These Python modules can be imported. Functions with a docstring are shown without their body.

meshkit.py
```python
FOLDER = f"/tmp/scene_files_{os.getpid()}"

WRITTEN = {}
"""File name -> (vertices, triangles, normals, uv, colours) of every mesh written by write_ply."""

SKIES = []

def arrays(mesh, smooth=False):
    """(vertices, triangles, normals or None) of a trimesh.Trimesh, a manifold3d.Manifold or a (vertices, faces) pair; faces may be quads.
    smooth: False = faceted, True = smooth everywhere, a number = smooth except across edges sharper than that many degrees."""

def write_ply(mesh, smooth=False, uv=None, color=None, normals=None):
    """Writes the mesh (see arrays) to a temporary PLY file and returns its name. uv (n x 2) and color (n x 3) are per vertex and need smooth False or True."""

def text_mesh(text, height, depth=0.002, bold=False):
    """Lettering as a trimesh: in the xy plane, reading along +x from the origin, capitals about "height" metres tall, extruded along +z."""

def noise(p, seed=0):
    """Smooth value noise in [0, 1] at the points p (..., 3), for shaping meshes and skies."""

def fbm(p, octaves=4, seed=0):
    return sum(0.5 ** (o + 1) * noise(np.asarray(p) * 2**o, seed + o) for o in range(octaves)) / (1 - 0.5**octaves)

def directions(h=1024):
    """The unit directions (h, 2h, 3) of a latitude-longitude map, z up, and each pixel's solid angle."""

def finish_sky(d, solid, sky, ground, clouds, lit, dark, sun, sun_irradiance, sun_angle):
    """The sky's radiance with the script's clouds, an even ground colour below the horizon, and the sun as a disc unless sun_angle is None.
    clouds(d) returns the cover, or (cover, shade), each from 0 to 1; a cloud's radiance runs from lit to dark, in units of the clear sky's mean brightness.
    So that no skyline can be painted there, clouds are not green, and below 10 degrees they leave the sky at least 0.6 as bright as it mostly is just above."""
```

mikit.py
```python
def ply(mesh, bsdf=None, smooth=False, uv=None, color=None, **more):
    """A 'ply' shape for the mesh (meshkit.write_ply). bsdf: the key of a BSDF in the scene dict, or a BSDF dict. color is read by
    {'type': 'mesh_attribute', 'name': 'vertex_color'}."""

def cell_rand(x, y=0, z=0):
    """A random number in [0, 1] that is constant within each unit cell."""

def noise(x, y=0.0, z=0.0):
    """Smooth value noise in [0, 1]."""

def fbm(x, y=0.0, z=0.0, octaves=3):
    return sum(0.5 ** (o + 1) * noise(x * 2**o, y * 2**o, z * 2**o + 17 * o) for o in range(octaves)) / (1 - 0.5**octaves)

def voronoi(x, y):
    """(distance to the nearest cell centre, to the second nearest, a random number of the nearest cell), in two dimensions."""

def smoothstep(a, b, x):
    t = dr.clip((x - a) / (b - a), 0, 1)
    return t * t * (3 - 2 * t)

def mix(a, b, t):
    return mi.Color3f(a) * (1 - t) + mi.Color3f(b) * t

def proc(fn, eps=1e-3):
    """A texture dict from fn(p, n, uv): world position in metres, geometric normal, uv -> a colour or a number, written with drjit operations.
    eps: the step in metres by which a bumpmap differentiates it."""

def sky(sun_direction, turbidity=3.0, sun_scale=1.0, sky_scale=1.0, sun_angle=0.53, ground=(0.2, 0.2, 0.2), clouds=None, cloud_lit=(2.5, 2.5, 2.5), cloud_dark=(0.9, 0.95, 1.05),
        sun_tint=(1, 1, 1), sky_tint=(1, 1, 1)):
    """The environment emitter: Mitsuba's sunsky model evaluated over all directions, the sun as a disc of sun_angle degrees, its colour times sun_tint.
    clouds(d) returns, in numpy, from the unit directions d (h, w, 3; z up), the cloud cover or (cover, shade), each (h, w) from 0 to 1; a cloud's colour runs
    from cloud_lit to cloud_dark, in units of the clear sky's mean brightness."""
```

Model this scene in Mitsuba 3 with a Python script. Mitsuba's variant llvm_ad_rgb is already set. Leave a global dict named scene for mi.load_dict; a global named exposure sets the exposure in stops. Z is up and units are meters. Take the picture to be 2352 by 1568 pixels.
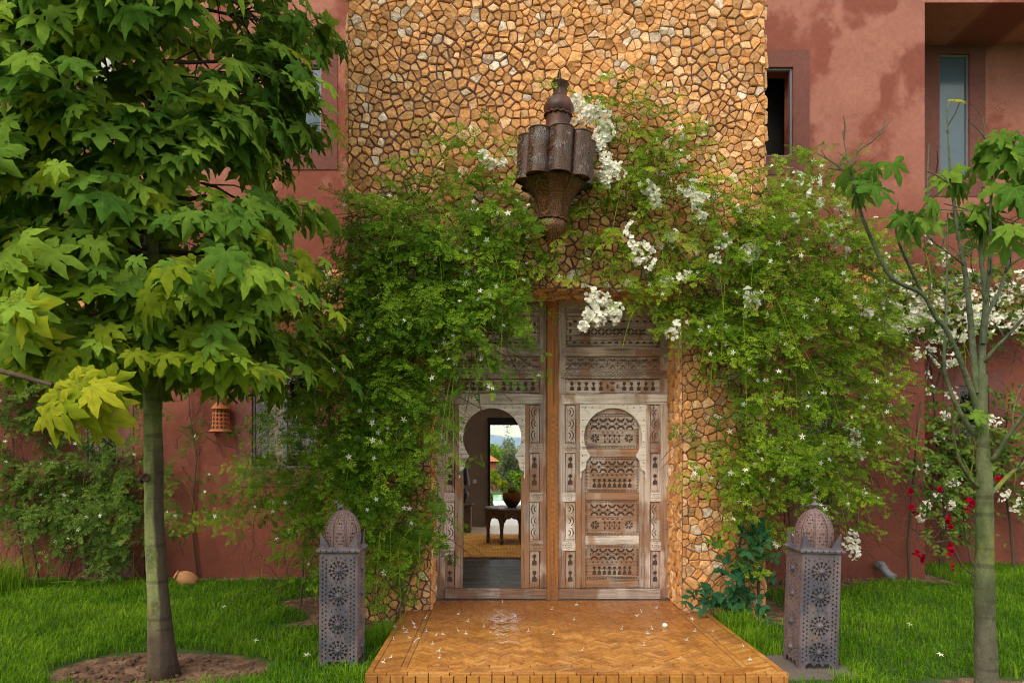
import math
import numpy as np, trimesh, shapely, drjit as dr, mitsuba as mi
import mikit, meshkit
from mikit import proc, noise, fbm, voronoi, smoothstep, mix, cell_rand
from shapely.geometry import Polygon, Point, box as sbox, LineString, MultiPolygon
from shapely import affinity
from scipy.spatial import Voronoi
T = mi.ScalarTransform4f
scene, labels = {}, {}

# ------------------------------------------------------------------ camera, sky, exposure
F, VX, VY, EYE = 1600.0, 1147.0, 1044.0, 1.6          # survey of the photograph: focal length, vanishing point, eye height
scene['camera'] = dict(type='perspective', fov=2 * math.degrees(math.atan(1176 / F)), fov_axis='x', near_clip=0.05, far_clip=60000.0,
                       principal_point_offset_x=-(VX - 1176) / 2352, principal_point_offset_y=-(VY - 784) / 1568,
                       to_world=T().look_at(origin=[0, 0, EYE], target=[0, 1, EYE], up=[0, 0, 1]))


def cloud_cover(d):
    el = np.degrees(np.arcsin(np.clip(d[..., 2], -1, 1)))
    n = meshkit.fbm(np.stack([d[..., 0] * 3, d[..., 1] * 3, d[..., 2] * 5], -1), 4, 5)
    gap = np.clip((d[..., 1] - 0.75) / 0.2, 0, 1) * np.clip((14 - el) / 8, 0, 1)       # the clear strip over the mountains
    return np.clip(1.0 - 0.9 * gap, 0, 1), np.clip((n - 0.35) * 1.6, 0, 0.75)


scene['sky'] = mikit.sky([-0.38, -0.62, 0.68], turbidity=3, sun_scale=0.27, sun_angle=38, sun_tint=(0.88, 1.0, 1.2), clouds=cloud_cover, cloud_lit=(2.3, 2.35, 2.4), cloud_dark=(1.0, 1.03, 1.1), ground=(0.12, 0.13, 0.08))
exposure = 3.0


# ------------------------------------------------------------------ helpers
def P(px, py, Y):
    return np.array([(px - VX) / F * Y, Y, EYE - (py - VY) / F * Y])


used = {}


def num(base):
    k = used.get(base, -1) + 1
    used[base] = k
    return base if k == 0 else f'{base}_{k:03d}'


class MB:
    def __init__(s):
        s.v, s.f, s.u, s.n = [], [], [], 0

    def add(s, v, f, uv=None):
        v = np.asarray(v, float).reshape(-1, 3)
        f = np.asarray(f, int)
        if f.shape[1] == 4:
            f = np.vstack([f[:, [0, 1, 2]], f[:, [0, 2, 3]]])
        s.v.append(v)
        s.f.append(f + s.n)
        s.u.append(np.zeros((len(v), 2)) if uv is None else np.broadcast_to(np.asarray(uv, float), (len(v), 2)))
        s.n += len(v)
        return s

    def mesh(s, m, uv=None):
        return s.add(m.vertices, m.faces, uv)

    def box(s, x0, x1, y0, y1, z0, z1, b=0.0, uv=None):
        if b <= 0:
            v = np.array([[x, y, z] for x in (x0, x1) for y in (y0, y1) for z in (z0, z1)], float)
            f = [[0, 1, 3], [0, 3, 2], [4, 6, 7], [4, 7, 5], [0, 4, 5], [0, 5, 1], [2, 3, 7], [2, 7, 6], [0, 2, 6], [0, 6, 4], [1, 5, 7], [1, 7, 3]]
            return s.add(v, f, uv)
        pts = []
        for x, sx in ((x0, 1), (x1, -1)):
            for y, sy in ((y0, 1), (y1, -1)):
                for z, sz in ((z0, 1), (z1, -1)):
                    pts += [[x + sx * b, y + sy * b, z], [x + sx * b, y, z + sz * b], [x, y + sy * b, z + sz * b]]
        return s.mesh(trimesh.convex.convex_hull(np.array(pts)), uv)

    def tube(s, pts, r, sides=8, uv=None, cap=True):
        p = np.asarray(pts, float)
        r = np.broadcast_to(np.asarray(r, float), (len(p),))
        t = np.gradient(p, axis=0)
        t /= np.linalg.norm(t, axis=1, keepdims=True) + 1e-12
        ref = np.array([0.31, 0.92, 0.2])
        a = np.cross(t, ref)
        a /= np.linalg.norm(a, axis=1, keepdims=True) + 1e-12
        b = np.cross(t, a)
        g = np.arange(sides) * 2 * np.pi / sides
        v = p[:, None] + r[:, None, None] * (np.cos(g)[None, :, None] * a[:, None] + np.sin(g)[None, :, None] * b[:, None])
        i, j = np.meshgrid(np.arange(len(p) - 1), np.arange(sides), indexing='ij')
        q = np.stack([i * sides + j, i * sides + (j + 1) % sides, (i + 1) * sides + (j + 1) % sides, (i + 1) * sides + j], -1).reshape(-1, 4)
        v = v.reshape(-1, 3)
        f = np.vstack([q[:, [0, 2, 1]], q[:, [0, 3, 2]]])
        if cap:
            n = len(v)
            v = np.vstack([v, p[0], p[-1]])
            k = np.arange(sides)
            f = np.vstack([f, np.stack([k, (k + 1) % sides, k * 0 + n], 1), np.stack([(k + 1) % sides + n - sides, k + n - sides, k * 0 + n + 1], 1)])
        return s.add(v, f, uv)

    def lathe(s, prof, seg=24, at=(0, 0, 0), uv=None, rot=0.0, ripple=None):
        prof = np.asarray(prof, float)
        g = np.arange(seg) * 2 * np.pi / seg + rot
        rr = prof[:, 0][:, None] * np.ones(seg)
        if ripple is not None:
            rr = rr * ripple(g)[None]
        v = np.stack([rr * np.cos(g), rr * np.sin(g), np.repeat(prof[:, 1][:, None], seg, 1)], -1).reshape(-1, 3) + np.asarray(at)
        i, j = np.meshgrid(np.arange(len(prof) - 1), np.arange(seg), indexing='ij')
        q = np.stack([i * seg + j, i * seg + (j + 1) % seg, (i + 1) * seg + (j + 1) % seg, (i + 1) * seg + j], -1).reshape(-1, 4)
        return s.add(v, q, uv)

    def plate(s, poly, y0, depth, uv=None):
        """shapely polygon in (X, Z) extruded from y0 back by depth"""
        for g in getattr(poly, 'geoms', [poly]):
            if g.is_empty or g.geom_type != 'Polygon' or g.area < 1e-7:
                continue
            m = trimesh.creation.extrude_polygon(g, depth, engine='earcut')
            v = m.vertices
            s.add(np.stack([v[:, 0], y0 + depth - v[:, 2], v[:, 1]], 1), m.faces, uv)
        return s

    def move(s, M):
        M = np.asarray(M, float)
        s.v = [v @ M[:3, :3].T + M[:3, 3] for v in s.v]
        return s

    def arrays(s):
        return np.vstack(s.v), np.vstack(s.f), np.vstack(s.u)


def put(key, mb, bsdf, smooth=False, to_world=None):
    v, f, u = mb.arrays()
    kw = {} if to_world is None else {'to_world': to_world}
    if smooth is False or smooth is True:
        scene[key] = mikit.ply((v, f), bsdf, smooth=smooth, uv=u, **kw)
    else:
        scene[key] = mikit.ply((v, f), bsdf, smooth=smooth, **kw)
    return key


def thing(name, label, cat=None, group=None, kind=None):
    key = num(name)
    d = {'label': label}
    if kind is None:
        d['category'] = cat
    else:
        d['kind'] = kind
        if cat: d['category'] = cat
    if group: d['group'] = group
    labels[key] = d
    return key


def part(parent, name, mb, bsdf, smooth=False, kind=None, label=None):
    key = num(parent + '__' + name)
    put(key, mb, bsdf, smooth)
    d = {}
    if kind: d['kind'] = kind
    if label: d['label'] = label
    if d: labels[key] = d
    return key


def solo(name, mb, bsdf, label, cat=None, group=None, kind=None, smooth=False):
    key = thing(name, label, cat, group, kind)
    put(key, mb, bsdf, smooth)
    return key


def nrm(a):
    return a / (np.linalg.norm(a, axis=-1, keepdims=True) + 1e-12)


def rotm(axis, ang):
    return trimesh.transformations.rotation_matrix(ang, axis)


# ------------------------------------------------------------------ materials
def C(*c):
    return {'type': 'rgb', 'value': list(c)}


def prin(base, rough=0.6, two=True, bump=None, scale=1.0, eps=1e-3, **kw):
    b = dict(type='principled', base_color=base, roughness=rough, **kw)
    if two: b = {'type': 'twosided', 'b': b}
    if bump is not None:
        b = {'type': 'twosided', 'b': {'type': 'bumpmap', 'tex': proc(bump, eps=eps), 'scale': scale, 'nested': dict(type='principled', base_color=base, roughness=rough, **kw)}}
    return b


def f_plaster(p, n, uv):
    big = fbm(p.x * 0.9 + 3, p.z * 0.9, p.y, 4)
    damp = smoothstep(0.485, 0.57, fbm(p.x * 1.15 + 15.0, p.z * 1.0 + 4.1, 0.0, 6) + 0.05 * (noise(p.x * 5, p.z * 0.7, 0.0) - 0.5) + 0.03 * (p.z - 5.5))
    hi = smoothstep(4.6, 5.6, p.z)
    c = mix((0.265, 0.078, 0.052), (0.215, 0.058, 0.040), big)
    c = mix(c, (0.41, 0.175, 0.135), damp * hi * (0.55 + 0.4 * noise(p.x * 2.3, p.z * 2.3, 1.0)))
    low = smoothstep(0.75, 0.1, p.z + 0.5 * fbm(p.x * 1.7, p.z * 2, 1.0, 3))
    c = mix(c, (0.17, 0.052, 0.033), low * 0.75)  # darker wall foot: shade low on the wall put into the plaster colour
    s = smoothstep(0.56, 0.8, fbm(p.x * 6, p.z * 1.3, p.y * 6, 3))
    c = mix(c, (0.26, 0.075, 0.055), s * 0.45)
    cr = dr.abs(fbm(p.x * 1.1 + 5, p.z * 2.6, 6.0, 5) - 0.5)
    c = mix(c, (0.12, 0.04, 0.03), smoothstep(0.006, 0.001, cr) * smoothstep(0.5, 0.62, noise(p.x * 0.8, p.z * 0.8, 9.0)) * 0.7)
    return c * (0.86 + 0.28 * fbm(p.x * 30, p.z * 30, p.y * 30, 3))


def b_plaster(p, n, uv):
    return fbm(p.x * 16, p.z * 16, p.y * 16, 4) + 0.5 * smoothstep(0.6, 0.75, noise(p.x * 11, p.z * 5, 3.0))


def f_surround(p, n, uv):
    return mix((0.155, 0.06, 0.053), (0.205, 0.075, 0.063), fbm(p.x * 3, p.z * 3, p.y, 4)) * (0.9 + 0.2 * noise(p.x * 40, p.z * 40, 0.0))


def f_stone(p, n, uv):
    r, q = uv.x, uv.y
    c = mix((0.75, 0.395, 0.165), (0.66, 0.31, 0.105), smoothstep(0.1, 0.5, r))
    c = mix(c, (0.84, 0.55, 0.32), smoothstep(0.45, 0.72, r) * 0.9)
    c = mix(c, (0.62, 0.29, 0.10), smoothstep(0.76, 0.8, r))
    c = mix(c, (0.80, 0.68, 0.55), smoothstep(0.91, 0.96, r))
    a = fbm(p.x * 14 + r * 31, p.y * 14, p.z * 14, 4)
    c = mix(c, (0.62, 0.36, 0.15), smoothstep(0.5, 0.75, a) * 0.6)
    c = mix(c, (0.34, 0.15, 0.045), smoothstep(0.5, 0.3, a) * 0.55)
    return c * (0.72 + 0.5 * q) * (0.86 + 0.28 * noise(p.x * 70, p.y * 70, p.z * 70))


def b_stone(p, n, uv):
    return fbm(p.x * 22 + uv.x * 50, p.y * 22, p.z * 22, 4)


def f_tile(p, n, uv):
    r = uv.x
    c = mix((0.45, 0.195, 0.043), (0.39, 0.16, 0.035), smoothstep(0.2, 0.6, r))
    c = mix(c, (0.51, 0.25, 0.066), smoothstep(0.66, 0.8, r))
    c = mix(c, (0.33, 0.125, 0.028), smoothstep(0.9, 0.94, r))
    d = fbm(p.x * 5, p.y * 5, 0.0, 4)
    c = mix(c, (0.22, 0.085, 0.022), smoothstep(0.47, 0.68, d) * 0.6)
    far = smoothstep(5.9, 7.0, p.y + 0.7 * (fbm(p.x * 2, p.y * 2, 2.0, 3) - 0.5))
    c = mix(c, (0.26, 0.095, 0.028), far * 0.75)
    return c * (0.84 + 0.32 * noise(p.x * 60, p.y * 60, p.z * 60))


def r_tile(p, n, uv):
    pud = smoothstep(0.34, 0.16, dr.sqrt(dr.square((p.x + 0.02) * 1.0) + dr.square((p.y - 6.42) * 0.42)) + 0.34 * (fbm(p.x * 7, p.y * 5, 1.0, 3) - 0.5))
    wet = smoothstep(0.42, 0.62, fbm(p.x * 1.6 + 7, p.y * 1.1 + 2, 0.0, 4))
    return dr.maximum((0.34 - 0.22 * wet + 0.12 * noise(p.x * 25, p.y * 25, 0.0)) * (1 - pud), 0.05)


def b_tile(p, n, uv):
    return fbm(p.x * 12, p.y * 12, p.z * 12, 3)


def wood(weather, brown_c, pale, dark=(0.30, 0.225, 0.195)):
    def f(p, n, uv):
        v = uv.x
        hz = uv.y                       # 0: grain upright, 1: grain level
        a, b = p.x * (1 - hz) + p.z * hz, p.z * (1 - hz) + p.x * hz
        g = fbm(a * 95 + v * 13, b * 3.5 + v * 7, p.y * 20, 3)
        big = fbm(p.x * 4.2 + v * 1.7, p.z * 2.6, 3.0, 4)
        c = mix(dark, pale, smoothstep(0.3, 0.72, g * 0.5 + big * 0.55 + 0.12 * (v - 0.5)))
        br = smoothstep(0.5 - weather, 0.68 - weather, fbm(p.x * 5 + v * 3, p.z * 3.1, 8.0, 4) + 0.10 * smoothstep(1.7, 0.2, p.z))
        c = mix(c, brown_c, br * 0.8)
        c = mix(c, (0.055, 0.03, 0.02), smoothstep(0.6, 0.8, fbm(a * 60 + 9, b * 2.2, 1.0, 3)) * 0.55)
        c = mix(c, (0.07, 0.035, 0.022), smoothstep(0.35, 0.0, p.z + 0.25 * (big - 0.5)) * 0.35)
        return c * (0.82 + 0.36 * g)
    return f


def b_wood(p, n, uv):
    hz = uv.y
    a, b = p.x * (1 - hz) + p.z * hz, p.z * (1 - hz) + p.x * hz
    return fbm(a * 110, b * 4, p.y * 30, 3)


def f_iron(p, n, uv):
    a = fbm(p.x * 7, p.y * 7, p.z * 4, 4)
    c = mix((0.080, 0.076, 0.104), (0.15, 0.125, 0.145), smoothstep(0.35, 0.65, a))
    c = mix(c, (0.20, 0.128, 0.13), smoothstep(0.3, 0.8, uv.x))
    c = mix(c, (0.30, 0.16, 0.07), smoothstep(0.62, 0.75, fbm(p.x * 19 + 4, p.y * 19, p.z * 19, 4)) * 0.35)
    st = fbm(p.x * 30, p.y * 30, p.z * 2.5, 3)
    return c * (0.7 + 0.6 * st)


def f_rust(p, n, uv):
    """uv.x < 0.5: plain rusty sheet, > 0.5: fine filigree too small to pick apart"""
    a = fbm(p.x * 9, p.y * 9, p.z * 9, 4)
    c = mix((0.040, 0.017, 0.013), (0.095, 0.030, 0.015), smoothstep(0.35, 0.62, a))
    c = mix(c, (0.09, 0.085, 0.10), smoothstep(0.66, 0.8, fbm(p.x * 14 + 5, p.y * 14, p.z * 6, 3)) * 0.55)
    d1, d2, w = voronoi(p.x * 52 + p.y * 27, p.z * 56)
    line = smoothstep(0.3, 0.1, d2 - d1)
    fil = smoothstep(0.4, 0.6, uv.x)
    g = mix((0.006, 0.004, 0.004), mix((0.15, 0.06, 0.036), (0.27, 0.235, 0.225), smoothstep(0.5, 0.75, a) * 0.8), line)
    g = mix(g, mix((0.010, 0.005, 0.003), (0.23, 0.085, 0.02), line), smoothstep(1.4, 1.6, uv.x))
    return mix(c, g, fil)


def f_bark(p, n, uv):
    """uv.x: 0 old grey tree, 1 green young tree; uv.y: height along the trunk in metres"""
    g = fbm(p.x * 14, p.y * 14, p.z * 5, 4)
    ring = smoothstep(0.62, 0.8, noise(p.x * 3, p.y * 3, p.z * 24))
    old = mix((0.115, 0.145, 0.030), (0.26, 0.285, 0.105), smoothstep(0.3, 0.7, g))
    old = mix(old, (0.25, 0.255, 0.17), smoothstep(0.5, 0.62, fbm(p.x * 40, p.y * 40, p.z * 26, 3)) * 0.6 * smoothstep(1.3, 0.7, p.z))
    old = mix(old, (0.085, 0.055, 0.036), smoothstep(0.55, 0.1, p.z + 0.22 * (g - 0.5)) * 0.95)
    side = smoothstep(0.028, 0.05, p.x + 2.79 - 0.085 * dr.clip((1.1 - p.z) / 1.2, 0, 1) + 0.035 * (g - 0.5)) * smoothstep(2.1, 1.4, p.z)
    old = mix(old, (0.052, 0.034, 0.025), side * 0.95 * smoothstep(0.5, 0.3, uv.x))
    gr = mix((0.065, 0.095, 0.03), (0.135, 0.155, 0.07), smoothstep(0.3, 0.7, g))
    gr = mix(gr, (0.085, 0.11, 0.068), smoothstep(1.6, 2.6, p.z) * 0.8)
    gr = mix(gr, (0.20, 0.215, 0.02), smoothstep(0.5, 0.65, fbm(p.x * 5, p.y * 5, p.z * 2.2, 3)) * smoothstep(2.0, 1.3, p.z) * smoothstep(0.4, 0.9, p.z) * 0.8)
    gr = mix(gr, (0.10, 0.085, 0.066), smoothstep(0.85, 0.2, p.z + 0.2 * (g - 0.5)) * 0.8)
    c = mix(old, gr, smoothstep(0.4, 0.6, uv.x))
    c = mix(c, (0.075, 0.045, 0.03), smoothstep(1.4, 1.6, uv.x))
    c = mix(c, c * 0.5, ring * 0.7)
    c = mix(c, c * 0.55, smoothstep(0.52, 0.7, fbm(p.x * 9 + 3, p.y * 9, p.z * 3.2, 4)) * 0.7)
    return c * (0.8 + 0.4 * noise(p.x * 90, p.y * 90, p.z * 60))


def b_bark(p, n, uv):
    return fbm(p.x * 40, p.y * 40, p.z * 18, 4)


PAL = [  # dark, light pairs: 0 tree leaf, 1 jasmine left, 2 jasmine right, 3 yellow tree leaf, 4 grass, 5 ivy, 6 wall climber, 7 olive, 8 bright garden
    ((0.075, 0.185, 0.028), (0.310, 0.470, 0.055)),
    ((0.062, 0.160, 0.014), (0.300, 0.480, 0.040)),
    ((0.075, 0.170, 0.014), (0.350, 0.490, 0.042)),
    ((0.200, 0.300, 0.016), (0.480, 0.480, 0.035)),
    ((0.075, 0.210, 0.010), (0.270, 0.460, 0.030)),
    ((0.025, 0.110, 0.050), (0.070, 0.200, 0.085)),
    ((0.045, 0.110, 0.018), (0.220, 0.320, 0.060)),
    ((0.080, 0.120, 0.050), (0.230, 0.280, 0.150)),
    ((0.100, 0.190, 0.010), (0.380, 0.420, 0.030)),
]


def f_foliage(p, n, uv):
    i = dr.floor(uv.x + 1e-4)
    r = uv.x - i
    a, b = mi.Color3f(*PAL[0][0]), mi.Color3f(*PAL[0][1])
    for k in range(1, len(PAL)):
        s = i > k - 0.5
        a = dr.select(s, mi.Color3f(*PAL[k][0]), a)
        b = dr.select(s, mi.Color3f(*PAL[k][1]), b)
    c = a * (1 - r) + b * r
    vein = smoothstep(0.17, 0.03, uv.y)
    c = c * (1 - vein * 0.5) + mi.Color3f(0.22, 0.28, 0.06) * vein * 0.5
    return c * (0.82 + 0.36 * noise(p.x * 28, p.y * 28, p.z * 28))


def f_petal(p, n, uv):
    c = mix((0.93, 0.93, 0.88), (0.90, 0.89, 0.66), smoothstep(0.5, 1.0, uv.x))
    return mix(c, (0.40, 0.008, 0.03), smoothstep(1.4, 1.6, uv.x))


def f_ground(p, n, uv):
    g = fbm(p.x * 9, p.y * 9, 0.0, 4)
    soil = mix((0.085, 0.046, 0.028), (0.19, 0.11, 0.07), smoothstep(0.3, 0.75, g))
    turf = mix((0.024, 0.05, 0.008), (0.05, 0.085, 0.014), g)
    return mix(turf, soil, smoothstep(0.4, 0.6, uv.x + 0.25 * (g - 0.5))) * (0.8 + 0.4 * noise(p.x * 80, p.y * 80, 0.0))


def b_ground(p, n, uv):
    return fbm(p.x * 18, p.y * 18, 0.0, 4)


def f_rug(p, n, uv):
    c = mix((0.85, 0.42, 0.085), (0.72, 0.31, 0.055), smoothstep(0.3, 0.7, fbm(p.x * 4, p.y * 9, 0.0, 3)))
    rib = smoothstep(0.55, 0.9, dr.abs(dr.sin(p.x * 62)))
    c = mix(c, c * 0.62, rib * 0.6)
    m = (cell_rand(p.x * 7.5, p.y * 6.0) > 0.78) & (dr.abs(p.y * 6.0 - dr.floor(p.y * 6.0) - 0.5) < 0.22)
    return dr.select(m, mix((0.16, 0.07, 0.02), c, rib * 0.8), c)


def f_room(p, n, uv):
    return mix((0.25, 0.185, 0.14), (0.31, 0.235, 0.18), fbm(p.x * 2, p.y * 2, p.z * 2, 4))


def f_hallfloor(p, n, uv):
    g = fbm(p.x * 3, p.y * 14, 0.0, 4)
    c = mix((0.055, 0.045, 0.042), (0.12, 0.10, 0.09), smoothstep(0.35, 0.7, g))
    return mix(c, (0.62, 0.46, 0.32), smoothstep(13.7, 13.75, p.y))  # paler floor at the back, its sunlight painted into the colour


M = scene
M['m_plaster'] = prin(proc(f_plaster), 0.85, bump=b_plaster, scale=0.008, eps=2e-3)
M['m_surround'] = prin(proc(f_surround), 0.85, bump=b_plaster, scale=0.005, eps=2e-3)
M['m_stone'] = prin(proc(f_stone), 0.85, bump=b_stone, scale=0.014, eps=1.5e-3)
M['m_mortar'] = prin(C(0.15, 0.09, 0.082), 0.95, bump=b_stone, scale=0.03, eps=2e-3)
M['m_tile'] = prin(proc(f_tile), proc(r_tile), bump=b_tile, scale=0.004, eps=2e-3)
M['m_grout'] = prin(C(0.07, 0.034, 0.014), 0.8)
M['m_wood_grey'] = prin(proc(wood(-0.03, (0.30, 0.15, 0.085), (0.62, 0.52, 0.475))), 0.75, bump=b_wood, scale=0.006)
M['m_wood_white'] = prin(proc(wood(-0.12, (0.36, 0.19, 0.09), (0.82, 0.75, 0.70), (0.44, 0.37, 0.33))), 0.75, bump=b_wood, scale=0.005)
M['m_wood_brown'] = prin(proc(wood(0.06, (0.36, 0.17, 0.075), (0.46, 0.34, 0.27))), 0.6, bump=b_wood, scale=0.006)
M['m_wood_mid'] = prin(proc(wood(0.02, (0.30, 0.155, 0.085), (0.52, 0.425, 0.375), (0.25, 0.18, 0.148))), 0.75, bump=b_wood, scale=0.006)
M['m_recess_shade'] = prin(C(0.10, 0.07, 0.055), 0.9)  # dark wood with the depth shade of the carving put into its colour
M['m_arch'] = prin(proc(wood(-0.3, (0.36, 0.19, 0.09), (0.88, 0.84, 0.80), (0.66, 0.60, 0.55))), 0.75, bump=b_wood, scale=0.004)
M['m_post'] = prin(proc(wood(0.5, (0.46, 0.165, 0.03), (0.50, 0.22, 0.07), (0.27, 0.11, 0.04))), 0.55, bump=b_wood, scale=0.006)
M['m_iron'] = prin(proc(f_iron), 0.6, specular=0.4)
M['m_rust'] = prin(proc(f_rust), 0.5, specular=0.5)
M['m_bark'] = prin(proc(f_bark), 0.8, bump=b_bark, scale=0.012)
M['m_foliage'] = dict(type='principledthin', base_color=proc(f_foliage), roughness=0.36, diff_trans=0.75, eta=1.75)
M['m_petal'] = dict(type='principledthin', base_color=proc(f_petal), roughness=0.6, diff_trans=0.4)
M['m_ground'] = prin(proc(f_ground), 0.95, bump=b_ground, scale=0.03, eps=3e-3)
M['m_rug'] = prin(proc(f_rug), 0.9)
M['m_room'] = prin(proc(f_room), 0.85)
M['m_hallfloor'] = prin(proc(f_hallfloor), 0.35)
M['m_terracotta'] = prin(C(0.40, 0.13, 0.05), 0.7)
M['m_frame'] = prin(C(0.18, 0.20, 0.25), 0.5)
M['m_glass_blue'] = prin(C(0.085, 0.14, 0.19), 0.12, specular=0.8)
M['m_glass'] = dict(type='thindielectric', int_ior=1.52)
M['m_black'] = prin(C(0.012, 0.01, 0.01), 0.4)
M['m_darkwood'] = prin(C(0.15, 0.105, 0.078), 0.42)
M['m_gold'] = prin(C(0.48, 0.36, 0.17), 0.45)
M['m_white'] = prin(C(0.80, 0.79, 0.75), 0.5)
M['m_patio'] = prin(C(0.74, 0.72, 0.68), 0.8)
M['m_water'] = prin(C(0.10, 0.30, 0.20), 0.06, specular=0.6)
M['m_mountain_hazy'] = prin(C(0.06, 0.085, 0.13), 0.95)  # base colour holds the blue of distance haze, not bare rock
M['m_concrete'] = prin(C(0.11, 0.092, 0.08), 0.9)
M['m_acbody'] = prin(C(0.27, 0.145, 0.115), 0.6)
M['m_pvc'] = prin(C(0.16, 0.18, 0.21), 0.45)
M['m_steel'] = prin(C(0.30, 0.32, 0.35), 0.3, metallic=0.8)


# ------------------------------------------------------------------ levels and plan
YP, YD, YW, YR = 7.17, 7.73, 9.40, 10.40          # portal front, door face, red wall, recessed red wall
PX0, PX1 = -1.555, 2.73                             # portal
DX0, DX1, DZ = -0.71, 1.88, 3.306                   # door opening
TX0, TX1, TY0 = -0.985, 2.118, 5.10                 # terrace
KD = F / YD


def gz(x, y):
    x, y = np.asarray(x, float), np.asarray(y, float)
    base = -0.14 + 0.09 * np.clip((y - 5.4) / 3.9, 0, 1)
    return base + 0.035 * (meshkit.noise(np.stack([x * 1.3, y * 1.3, x * 0], -1), 3) - 0.5)


def soil_at(x, y):
    d = np.minimum(np.hypot((x + 2.72) / 0.86, (y - 5.62) / 0.50), np.hypot((x - 3.66) / 0.78, (y - 5.02) / 0.42))
    s = np.clip((1.08 - d) / 0.14, 0, 1)
    bed = np.clip((y - 8.72 + 0.35 * np.sin(x * 2.1)) / 0.2, 0, 1) * ((x > 2.75) & (x < 5.9))
    bed2 = np.clip((y - 6.75) / 0.25, 0, 1) * np.clip((x + 2.35 + 0.25 * np.sin(y * 5)) / 0.3, 0, 1) * (x < -0.9) * (y < 8.6)
    bed3 = np.clip((y - 6.85) / 0.2, 0, 1) * np.clip((3.25 - x) / 0.3, 0, 1) * (x > 2.1)
    bed4 = np.clip((y - 9.05) / 0.15, 0, 1) * (x < -1.2)
    return np.maximum.reduce([s, bed, bed2, bed3, bed4])


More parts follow.
